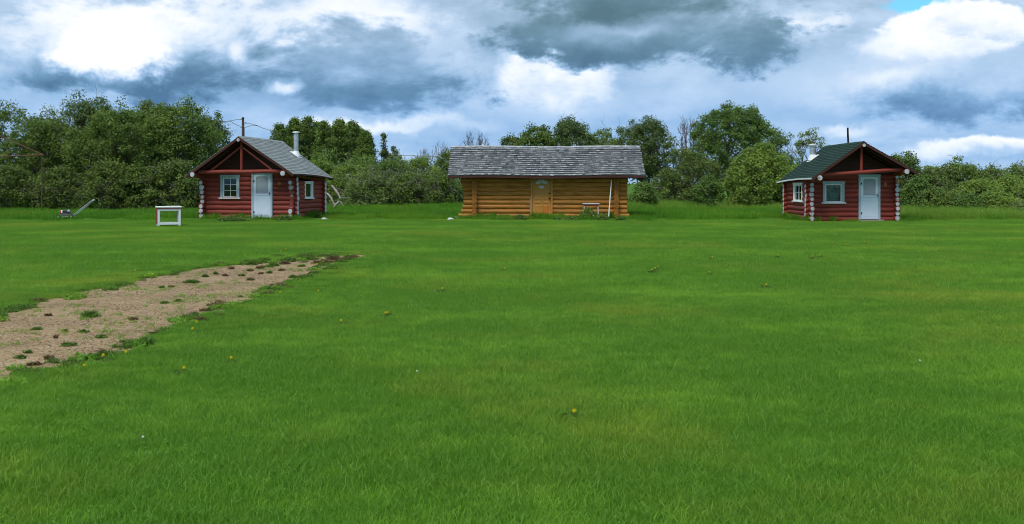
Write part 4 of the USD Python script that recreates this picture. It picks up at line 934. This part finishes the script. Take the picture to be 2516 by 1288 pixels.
# behind and right of the honey cabin
tree('bushy_tree', 'small wispy tree left of the larger crowns behind the wooden shingle roof', 'tree', 1250, 326, 70, 64, 'round', 'poplar', 90, .3, 60, 46, .14, .36, 1, 1, 20, gap=.2)
tree('bushy_tree', 'lighter crown behind the middle of the wooden shingle roof', 'tree', 1318, 303, 70, 150, 'round', 'mid', 91, .1, 240, 76, .14, .42, 1, 2, 40)
tree('bushy_tree', 'open crown with sky gaps right of the roof middle', 'tree', 1402, 286, 70, 170, 'round', 'poplar', 92, .1, 270, 74, .13, .42, 1, 2, 60, gap=.15)
tree('bushy_tree', 'ragged tree between the open crown and the roof end', 'tree', 1484, 314, 72, 120, 'round', 'grey', 93, .1, 130, 60, .14, .40, 1, 2, 60, gap=.25)
tree('bushy_tree', 'wide dark tree at the right end of the wooden shingle roof', 'tree', 1582, 286, 68, 176, 'round', 'poplar', 94, .27, 230, 74, .13, .42, .9, 3, 60, gap=.08, sr=.14)
bare_tree('bare_tree', 'bare purplish tree between the wide dark tree and the tallest crown', 1684, 282, 72, 96, 95, r0=.12)
tree('broad_tree', 'tallest round crowned green tree between the honey and the right red cabin', 'tree', 1808, 252, 67, 250, 'dome', 'fresh', 96, .18, 480, 90, .13, .46, 1, 2, 50, sr=.13)
tree('bushy_tree', 'shaded tree under the left side of the tallest crown', 'tree', 1700, 352, 63, 170, 'round', 'dark', 97, .02, 130, 62, .13, .42, .8, 4, 110)
tree('thicket_bush', 'deeply shaded bush left of the small bright bush', 'bush', 1648, 408, 62, 150, 'bush', 'dark', 98, 0, 100, 58, .13, .40, .8, 5, 80, sr=.05)
tree('thicket_bush', 'big pale green bush in front of the tallest crown', 'bush', 1862, 352, 58, 196, 'bush', 'light', 99, 0, 300, 84, .125, .42, .9, 5, 60, sr=.05)
tree('thicket_bush', 'small bright bush at the foot of the pale bush', 'bush', 1741, 428, 56, 92, 'bush', 'fresh', 100, 0, 80, 64, .115, .34, .9, 4, 14, sr=.03)
tree('thicket_bush', 'small bright bush at the right wall of the honey coloured cabin', 'bush', 1582, 446, 57, 84, 'bush', 'fresh', 101, 0, 70, 64, .115, .34, .9, 4, 10, sr=.03)
tree('thicket_bush', 'green bush at the left wall of the right red cabin', 'bush', 1930, 378, 60, 110, 'bush', 'mid', 102, 0, 110, 62, .125, .40, .9, 4, 90, sr=.05)
bare_tree('curly_tree', 'sparse tree of curling branches with leaf tufts left of the green roof', 2000, 316, 66, 140, 103, .55, 'grey', .085, .28)
bare_tree('bare_tree', 'thin bare shrub between the pale bush and the curly tree', 1925, 346, 68, 60, 104, r0=.05)
# right of the right red cabin
tree('bushy_tree', 'tree whose crown shows over the right eave of the green roofed cabin', 'tree', 2222, 368, 58, 120, 'round', 'mid', 110, .1, 130, 62, .125, .42, .9, 3, 30)
tree('bushy_tree', 'rounded tree standing clear in the right hand thicket', 'tree', 2352, 380, 60, 132, 'round', 'mid', 111, .05, 150, 64, .125, .42, .9, 3, 30)
tree('bushy_tree', 'tree at the right edge with a reddish bare top', 'tree', 2500, 396, 66, 110, 'round', 'grey', 112, .05, 100, 56, .13, .42, .9, 3, 60)
bare_tree('bare_tree', 'bare purplish tree cut by the right edge of the picture', 2522, 382, 68, 60, 113, r0=.06)
for k, (cx, yt, Y, w, lf, lb) in enumerate([(2290, 404, 58, 110, 'grey', 'greyish twiggy bush behind the right corner of the right red cabin'), (2432, 404, 60, 130, 'grey', 'grey green bush right of the rounded tree'), (2254, 432, 54, 96, 'fresh', 'low green bush touching the right red cabin'),
        (2300, 462, 50.5, 130, 'mid', 'rounded low bush on the grass right of the right red cabin'), (2400, 438, 53, 150, 'light', 'light green bush below the rounded tree'), (2478, 428, 54, 120, 'light', 'green bush towards the right edge'),
        (2370, 478, 49.5, 100, 'fresh', 'low bush at the front of the right hand thicket'), (2450, 470, 49.5, 120, 'light', 'low pale bush at the front near the right edge'), (2540, 440, 52, 120, 'light', 'pale bush at the right edge of the picture'), (2545, 486, 46, 90, 'grey', 'small grey bush low at the right edge')]):
    tree('thicket_bush', lb, 'bush', cx, yt, Y, w, 'bush', lf, 120 + k, .0, 150, 72, .11, .36, .85, 5, 22, sr=.04)
# far growth that closes the view, one mass
def far_wood():
    r = np.random.default_rng(5); c = []
    for x in np.arange(-95, 100, 1.0):
        Y = 86 + 8 * r.random(); h = 2.6 + 2.0 * noise(np.array([x * .12, 3.1, 0]))
        for _ in range(9): c.append((x + r.normal() * .8, Y + r.normal() * 1.5, max(.3, h * r.random() ** .6)))
    c = np.array(c); c[:, 2] += ground(c[:, 0], c[:, 1]); V, F = leaf_quads(c, 40, .75, .24, r)
    o = usdkit.mesh(stage, '/World/far_thicket', arr(V, F), LEAF['mid']); tag(o.GetPrim(), 'low far thicket closing the view behind the yard', 'thicket', kind='stuff')
far_wood()
# bleached fallen trunk right of the left cabin
Yd = 52.0; ox = px(826, 508, Yd); base = np.array([ox[0], Yd, gz(ox[0], Yd)]); L = lambda x, y, dy=0: px(x, y, Yd + dy) - base
T = thing('fallen_trunk', 'bleached bent dead trunk with forked limbs right of the left red cabin', 'dead trunk', base)
part(T, 'trunk', tube([L(822, 509), L(827, 501), L(834, 495), L(836, 487), L(832, 478, .1), L(826, 470, .2), L(821, 463, .3), L(815, 456, .5)], [.07, .06, .055, .055, .055, .06, .055, .045], 8), M['bleached'], True)
part(T, 'limb', tube([L(824, 506), L(818, 497, .05), L(814, 487, .1), L(808, 479, .2), L(801, 474, .4)], [.05, .05, .055, .06, .045], 8), M['bleached'], True)
part(T, 'limb', tube([L(830, 476, .15), L(826, 466, .4), L(833, 464, .5), L(842, 470, .6), L(850, 478, .6)], [.04, .045, .05, .045, .02], 8), M['dead'], True)
part(T, 'limb', tube([L(834, 494), L(840, 502), L(845, 509)], [.035, .025, .02], 6), M['bleached'], True)
part(T, 'limb', tube([L(835, 487), L(844, 486, .2), L(857, 485, .4)], [.03, .022, .01], 6), M['bleached'], True)

# ------------------------------------------------------------------ grass
def weed_mesh(w, h, n, seed, size=.05):
    r = np.random.default_rng(seed); an = r.random(n) * 2 * PI; rr = r.random(n) ** .5 * w / 2; p = np.c_[np.cos(an) * rr, np.sin(an) * rr, h * r.random(n) * (1 - .6 * (rr / (w / 2)) ** 2)]
    V, F = leaf_quads(p, 3, size * .5, size, r, .6); V[:, 2] = np.maximum(V[:, 2], .004); return arr(V, F)
protos = [blades(1700, .72, .050, .0045, 200 + k, .85, 2, .12) for k in range(6)]
p, r = jitter_grid(-9, 9, 4.0, 14.2, .36, 21); keep = in_view(p, .5) & ~in_gravel(p[:, 0], p[:, 1], .28); place_grass('lawn_grass', protos, M['lawn'], p[keep], r, -.004, .75, 1.25, 'short mown lawn grass in the foreground')
protos = [blades(16, .8, .11, .0032, 260 + k, .5, 2, 0) for k in range(4)]
M['stalk'] = grass_mat('seed_stalk', .5, ((.24, .38, .05), (.36, .48, .09), (.50, .54, .17)), dry=(.52, .46, .22), dry_at=.55)
p, r = jitter_grid(-13, 13, 4.2, 22, .6, 27); keep = in_view(p, .4) & ~in_gravel(p[:, 0], p[:, 1], .1) & (fbm(np.c_[p * .45, 0 * p[:, 0]], 3, 71) > .47); place_grass('seed_stalks', protos, M['stalk'], p[keep], r, 0, .6, 1.2, 'sparse pale seed stalks standing above the mown lawn')
M['clover'] = leaf_mat('clover_leaf', (.12, .30, .025), (.23, .46, .045), 3.0)
protos = [weed_mesh(.5, .045, 90, 270 + k, .014) for k in range(4)]
p, r = jitter_grid(-13, 13, 4.2, 26, .42, 28); keep = in_view(p, .4) & ~in_gravel(p[:, 0], p[:, 1], .2) & (fbm(np.c_[p * .30, 0 * p[:, 0]], 4, 72) > .61); place_grass('clover_patches', protos, M['clover'], p[keep], r, 0, .7, 1.2, 'low clover patches in the mown lawn')
protos = [blades(1700, 1.35, .055, .0095, 210 + k, .85, 1, .12) for k in range(6)]
p, r = jitter_grid(-24, 24, 14.0, 41.6, .74, 22); keep = in_view(p, .9) & ~in_gravel(p[:, 0], p[:, 1], .22) & outside(p, .1); place_grass('lawn_grass', protos, M['lawn'], p[keep], r, -.004, .75, 1.2, 'short mown lawn grass in front of the cabins')
protos = [blades(420, .3, .062, .0055, 220 + k, .7, 2, .3) for k in range(4)]
r = np.random.default_rng(23); ring = GRAVEL.buffer(.75).difference(GRAVEL.buffer(-.03)); b_ = ring.bounds
rim = np.c_[b_[0] + (b_[2] - b_[0]) * r.random(14000), b_[1] + (b_[3] - b_[1]) * r.random(14000)]; rim = rim[shapely.contains_xy(ring, rim[:, 0], rim[:, 1]) & in_view(rim, .5) & (rim[:, 1] > 4)][:1500]
place_grass('edge_grass', protos, M['lawn'], rim, r, 0, .55, 1.1, 'ragged grass along the edge of the gravel')
protos = [blades(260, 1.0, .24, .012, 230 + k, .45, 2, .35) for k in range(5)]
p, r = jitter_grid(-33, 33, 39.8, 62, .62, 24); edge = 40.4 + 5.5 * r.random(len(p)) ** 1.6 + (noise(np.c_[p * .4, 0 * p[:, 0]], 9) - .5) * 1.6
keep = in_view(p, 1.5) & outside(p, .12) & (p[:, 1] > edge); place_grass('rough_grass', protos, M['rough'], p[keep], r, -.01, .55, 1.25, 'longer rough grass behind and between the cabins')
M['pale_grass'] = grass_mat('pale_tall_grass', .6, ((.16, .30, .03), (.26, .42, .06), (.40, .50, .12)), dry=(.50, .46, .22), dry_at=.80)
protos = [blades(200, .8, .42, .012, 235 + k, .4, 2, .35) for k in range(4)]
p, r = jitter_grid(3, 28, 38, 58, .55, 26); w_ = np.where(p[:, 0] > 16.3, smooth(40.5, 43.5, p[:, 1] + (p[:, 0] - 19) * .45 + 2.4 * (noise(np.c_[p * .5, 0 * p[:, 0]], 19) - .5)), .5 * smooth(50, 55, p[:, 1]))
keep = in_view(p, 1.2) & outside(p, .3) & (r.random(len(p)) < w_ * .8); place_grass('pale_grass', protos, M['pale_grass'], p[keep], r, -.01, .5, 1.2, 'pale tall grass fringe at the foot of the right hand bushes')
protos = [blades(240, .34, .30, .013, 240 + k, .5, 2, .3) for k in range(4)]
pts = []
r = np.random.default_rng(25)
for f_ in FOOT:
    ring = np.array(f_.exterior.segmentize(.22).coords)[:-1]; ring = ring + r.normal(0, .10, ring.shape); pts.append(ring[outside(ring, .02)])
pts = np.vstack(pts); d3 = np.hypot(pts[:, 0] - (C3[0] + 2.5), pts[:, 1] - C3[1]); pts = pts[(d3 > .75)]
place_grass('cabin_edge_grass', protos, M['rough'], pts, r, -.02, .45, 1.15, 'tall grass along the foot of the cabin walls')

def weed_stems(w, h, n, seed):
    r = np.random.default_rng(seed + 9); ms = []
    for _ in range(n):
        a = r.random() * 2 * PI; e = np.array([math.cos(a) * w * .42 * r.random(), math.sin(a) * w * .42 * r.random(), h * (.5 + .6 * r.random())]); ms.append(tube(bent((0, 0, -.01), e, r, 3, .15), [.005, .004, .002], 3, False))
    return cat_(ms)
# big leafy weeds at the bench and the door of the honey cabin
for k, (x, y, w, h, lb) in enumerate([(1445, 536, .8, .56, 'leafy weed clump under the left leg of the bench'), (1478, 537, .6, .30, 'leafy weed clump under the right leg of the bench'), (1410, 537, .6, .20, 'low weed clump between door and bench'), (1375, 538, .5, .16, 'low weed clump right of the honey coloured door'),
        (1278, 538, .6, .26, 'weed clump left of the honey coloured door'), (1240, 538, .5, .13, 'low weed clump under the left logs of the honey coloured cabin'), (1525, 538, .5, .18, 'weed clump at the right corner of the honey coloured cabin'), (760, 531, 1.2, .46, 'leafy weeds under the side window of the left red cabin'), (575, 540, 1.3, .26, 'low weeds at the front wall of the left red cabin'), (700, 538, .7, .22, 'low weeds right of the left white door')]):
    p = on_ground(x, y + 4.5); T = thing('tall_weed', lb, 'weed', p)
    part(T, 'leaves', weed_mesh(w, h, int(420 * w), 400 + k, .075), LEAF['fresh'], kind='stuff'); part(T, 'stems', weed_stems(w, h * .8, 14, 400 + k), M['stem'])

# weeds on the gravel: (pixel, width in pixels, height in pixels, reddish)
WEEDS = [(225, 783, 66, 22, 0, 'bushy green weed standing largest on the bare gravel'), (473, 698, 50, 12, 0, 'wide weed with red edges at the middle of the gravel'), (504, 684, 22, 12, 0, None), (397, 711, 20, 9, 0, None), (420, 709, 20, 6, 1, None), (405, 749, 26, 9, 0, None), (439, 744, 26, 7, 0, None),
    (538, 746, 18, 8, 1, None), (504, 768, 34, 7, 1, None), (546, 762, 16, 6, 1, None), (565, 753, 18, 7, 1, None), (477, 776, 20, 5, 1, None), (469, 786, 24, 7, 1, None), (458, 803, 24, 8, 1, None), (378, 828, 28, 9, 1, 'deep red low weed near the lower edge of the gravel'), (328, 790, 30, 8, 1, 'dark reddish weed right of the bushy one on bare gravel'),
    (118, 780, 26, 8, 1, None), (313, 853, 26, 12, 1, None), (359, 843, 40, 11, 1, None), (252, 873, 26, 10, 1, None), (202, 892, 40, 14, 0, None), (120, 888, 34, 16, 1, 'spiky reddish weed clump by the lower left gravel edge'), (84, 904, 46, 13, 1, 'broad reddish weed at the lower left gravel edge'), (137, 836, 8, 14, 1, None), (160, 820, 10, 10, 1, None), (206, 821, 34, 10, 0, None), (168, 853, 44, 7, 0, None),
    (92, 815, 38, 8, 0, None), (156, 913, 50, 12, 1, None), (250, 834, 40, 6, 0, None), (70, 873, 26, 7, 0, None), (50, 886, 40, 6, 0, None), (569, 664, 18, 11, 1, None), (530, 677, 20, 9, 0, None), (553, 681, 22, 8, 1, None), (592, 681, 24, 8, 0, None), (615, 669, 20, 8, 1, None), (637, 663, 26, 10, 1, None), (662, 674, 24, 9, 0, None), (616, 692, 22, 10, 1, None),
    (668, 705, 14, 7, 1, None), (641, 676, 16, 7, 1, None), (691, 668, 22, 8, 1, None), (721, 686, 30, 12, 0, None), (740, 688, 30, 9, 0, None), (714, 713, 22, 9, 1, None), (618, 654, 34, 14, 0, None), (672, 657, 40, 14, 0, None), (741, 658, 26, 8, 0, None), (779, 650, 34, 10, 1, None), (771, 676, 42, 10, 0, None), (794, 667, 30, 10, 0, None), (592, 734, 18, 8, 0, None),
    (650, 645, 50, 12, 0, None), (710, 645, 60, 12, 0, None), (757, 640, 60, 10, 0, None), (820, 640, 60, 10, 1, None), (865, 636, 50, 9, 1, None), (840, 650, 40, 9, 0, None), (700, 652, 40, 10, 1, None), (680, 634, 60, 9, 0, None), (760, 629, 70, 8, 0, None), (830, 628, 70, 7, 0, None)]
ORD = ['first', 'second', 'third', 'fourth', 'fifth', 'sixth', 'seventh', 'eighth', 'ninth', 'tenth', 'eleventh', 'twelfth', 'thirteenth', 'fourteenth']
def placed(items, zone, text):
    """For look-alikes: which from the left in its zone of the picture. items: (x, y, kind) -> labels."""
    zs = [(zone(*i), i[2]) for i in items]; out = []
    for z, i in zip(zs, items):
        row = sorted(j[0] for q, j in zip(zs, items) if q == z); out.append(text(ORD[row.index(i[0])] if len(row) > 1 else 'only', z))
    return out
wz = lambda x, y, k: 'near end' if y > 800 else 'near middle' if y > 720 else 'far middle' if y > 661 else 'overgrown far end'
free = [w for w in WEEDS if w[5] is None]
wl = dict(zip([w[:2] for w in free], placed([(w[0], w[1], w[4]) for w in free], wz, lambda o, z: f"{o} from the left of the low {'reddish' if z[1] else 'green'} weeds at the gravel's {z[0]}")))
for k, (x, y, w, h, red, lb) in enumerate(WEEDS):
    p = on_ground(x, y); s = p[1] / FPX; W_, H_ = w * s, max(.035, h * s * .75)
    T = thing('gravel_weed', lb or wl[(x, y)], 'weed', p + (0, 0, .015), 0, None if lb else ('reddish weeds on the gravel' if red else 'green weeds on the gravel'))
    m = cat_([weed_mesh(W_ * .8, H_ * .8, int(12 + 130 * W_ * W_ ** .5), 500 + k, min(.045, .02 + W_ * .1)), blades(int(40 + 700 * W_ ** 1.5), W_ * .6, H_ * 1.15, min(.012, .005 + .02 * W_), 600 + k, 1.0, 2, .5)]); v = np.array(m.vertices); v[:, 1] *= .8
    part(T, 'leaves', arr(v, m.faces), M['weed_red' if red else 'weed'], kind='stuff'); part(T, 'stems', weed_stems(W_, H_, 5, 500 + k), M['weed_red'])
# sparse sprouts and loose stones on the gravel
x0, y0, x1, y1 = GRAVEL.bounds
r = np.random.default_rng(31); n = 26000; p = np.c_[x0 + (x1 - x0) * r.random(n), y0 + (y1 - y0) * r.random(n)]; p = p[in_gravel(p[:, 0], p[:, 1]) & in_view(p, .4) & (p[:, 1] > 4)]
st = [arr(np.asarray(m.vertices) * (1 + .3 * (np.random.default_rng(k).random((len(m.vertices), 1)) - .5)) * (1, .8, .6), m.faces) for k, m in enumerate([trimesh.creation.icosphere(1, .011) for _ in range(4)])]
sm = [plain('pebble_' + n_, c_, .85, .2, 40) for n_, c_ in (('tan', (.28, .19, .11)), ('pale', (.42, .34, .25)), ('brown', (.18, .115, .066)), ('grey', (.27, .235, .19)))]
instancer('gravel_stones', st, sm, np.c_[p, ground(p[:, 0], p[:, 1]) + .018], r.choice(4, len(p), p=(.4, .15, .3, .15)), r.random(len(p)) * 6.28, .35 + 1.0 * r.random(len(p)) ** 3, label='small loose stones of the gravel patch', cat='gravel')
n = 1500; p = np.c_[x0 + (x1 - x0) * r.random(n), y0 + (y1 - y0) * r.random(n)]; p = p[in_gravel(p[:, 0], p[:, 1]) & in_view(p, .4) & (p[:, 1] > 4)]; p = p[fbm(np.c_[p * .9, 0 * p[:, 0]], 3, 41) > .52]
protos = [blades(26, .12, .04, .004, 250 + k, .9, 2, .6) for k in range(4)]
place_grass('gravel_sprouts', protos, M['lawn'], p, r, .012, .7, 1.4, 'thin grass sprouts in the gravel')

# creeping weeds that eat into the gravel from its edges and cover its far end
r = np.random.default_rng(61); n = 5200; p = np.c_[x0 + (x1 - x0) * r.random(n), y0 + (y1 - y0) * r.random(n)]; p = p[in_gravel(p[:, 0], p[:, 1], .12) & in_view(p, .4) & (p[:, 1] > 4)]
dist = shapely.distance(GRAVEL.exterior, shapely.points(p)); far_end = smooth(17.5, 22.0, p[:, 1])
p = p[r.random(len(p)) < np.clip((.36 - dist) / .5, 0, 1) * .36 + far_end * .14 * (fbm(np.c_[p * 1.3, 0 * p[:, 0]], 3, 62) > .45)]
protos = [cat_([weed_mesh(.24, .05, 26, 630 + k, .04), blades(46, .2, .07, .006, 640 + k, 1.0, 2, .5)]) for k in range(6)]; n = len(p)
instancer('creeping_weeds', protos, [M['weed'], M['lawn'], M['weed'], M['weed_red'], M['lawn'], M['weed']], np.c_[p, ground(p[:, 0], p[:, 1]) + .012], r.integers(0, 6, n), r.random(n) * 6.28, .5 + .8 * r.random(n), label='low weeds creeping into the edges and far end of the gravel', cat='weeds')

# ------------------------------------------------------------------ dandelions
def dandelion_head(r_):
    r = np.random.default_rng(77); n = 60; an = r.random(n) * 2 * PI; el = r.random(n) ** .7 * 1.25
    d = np.c_[np.cos(an) * np.sin(el), np.sin(an) * np.sin(el), np.cos(el)]; V, F = [], []
    for k in range(n):
        t, a, b = frame_of(d[k]); p = d[k] * r_ * .35; e = d[k] * r_ * (.85 + .2 * r.random())
        V += [p - a * r_ * .10, p + a * r_ * .10, e + a * r_ * .14, e - a * r_ * .14]; F += [[4 * k, 4 * k + 1, 4 * k + 2], [4 * k, 4 * k + 2, 4 * k + 3]]
    core = trimesh.creation.icosphere(2, r_ * .72); return cat_([arr(V, F), core])
DANDY = [(567, 893, 'lone dandelion on the lawn right below the gravel end of the lower edge'), (311, 878, 'brightest dandelion at the lower edge of the gravel'), (208, 912, None), (252, 886, None), (473, 819, 'dandelion on the grass edge halfway along the gravel'), (485, 801, None), (782, 722, None), (1086, 716, 'dandelion alone on the lawn in the middle of the picture'), (839, 798, None), (953, 777, None), (1240, 665, None), (1750, 636, None), (1743, 674, None), (1883, 706, None),
    (1996, 634, None), (1610, 664, None), (1618, 660, None), (1410, 1028, 'dandelion nearest the bottom of the picture'), (688, 726, None), (779, 654, None), (794, 648, None), (332, 670, None), (2013, 631, None), (2125, 598, None), (1985, 592, None), (1911, 631, None), (1602, 668, None), (1425, 570, None), (1560, 545, None), (1160, 592, None), (703, 616, None), (690, 622, None), (452, 918, None), (946, 778, None), (2046, 600, None), (2080, 604, None)]
first = {}
dz = lambda x, y, k: ('along the gravel' if x < 500 else 'on the near lawn') if y > 740 else 'around the far end of the gravel' if x < 900 and y > 605 else ('on the middle lawn' if y > 625 else 'on the far lawn before the cabins')
free = [d for d in DANDY if d[2] is None]
dl = dict(zip([d[:2] for d in free], placed([(d[0], d[1], 0) for d in free], dz, lambda o, z: f'{o} from the left of the small yellow dandelions {z[0]}')))
for k, (x, y, lb) in enumerate(DANDY):
    p = on_ground(x, y + 2); key = 0; hh = .055
    gname = None if lb else 'yellow dandelions scattered over the lawn'
    T = thing('dandelion', lb or dl[(x, y)], 'dandelion', p, (k * 1.7) % 6.28, gname, (1, 1, 1))
    if not first:
        part(T, 'stem', tube([(0, 0, -.01), (.004, .003, hh * .5), (.002, .006, hh)], [.003, .0025, .003], 5), M['stem']); m = dandelion_head(.017); m.apply_translation((.002, .006, hh)); part(T, 'flower_head', m, M['yellow']); part(T, 'leaves', weed_mesh(.16, .03, 26, 900, .05), M['weed'], kind='stuff')
        first['d'] = T
    else:
        pr = stage.GetPrimAtPath(T); src = stage.GetPrimAtPath(first['d'])
        for cn in ('stem', 'flower_head', 'leaves'):
            stage.DefinePrim(T + '/' + cn, 'Mesh').GetReferences().AddInternalReference(first['d'] + '/' + cn)
for k, (x, y) in enumerate([(350, 1101), (1024, 932), (2260, 905)]):
    p = on_ground(x, y); T = thing('seed_head', ['white clover head low on the lawn at the bottom left', 'pale seed head on the lawn below the middle', 'pale seed head on the right side of the lawn'][k], 'flower', p)
    part(T, 'stem', tube([(0, 0, -.01), (.003, 0, .03), (.002, .004, .06)], .002, 5), M['stem']); m = trimesh.creation.icosphere(2, .0075); m.apply_translation((.002, .004, .066)); part(T, 'flower_head', m, M['seed'], True)
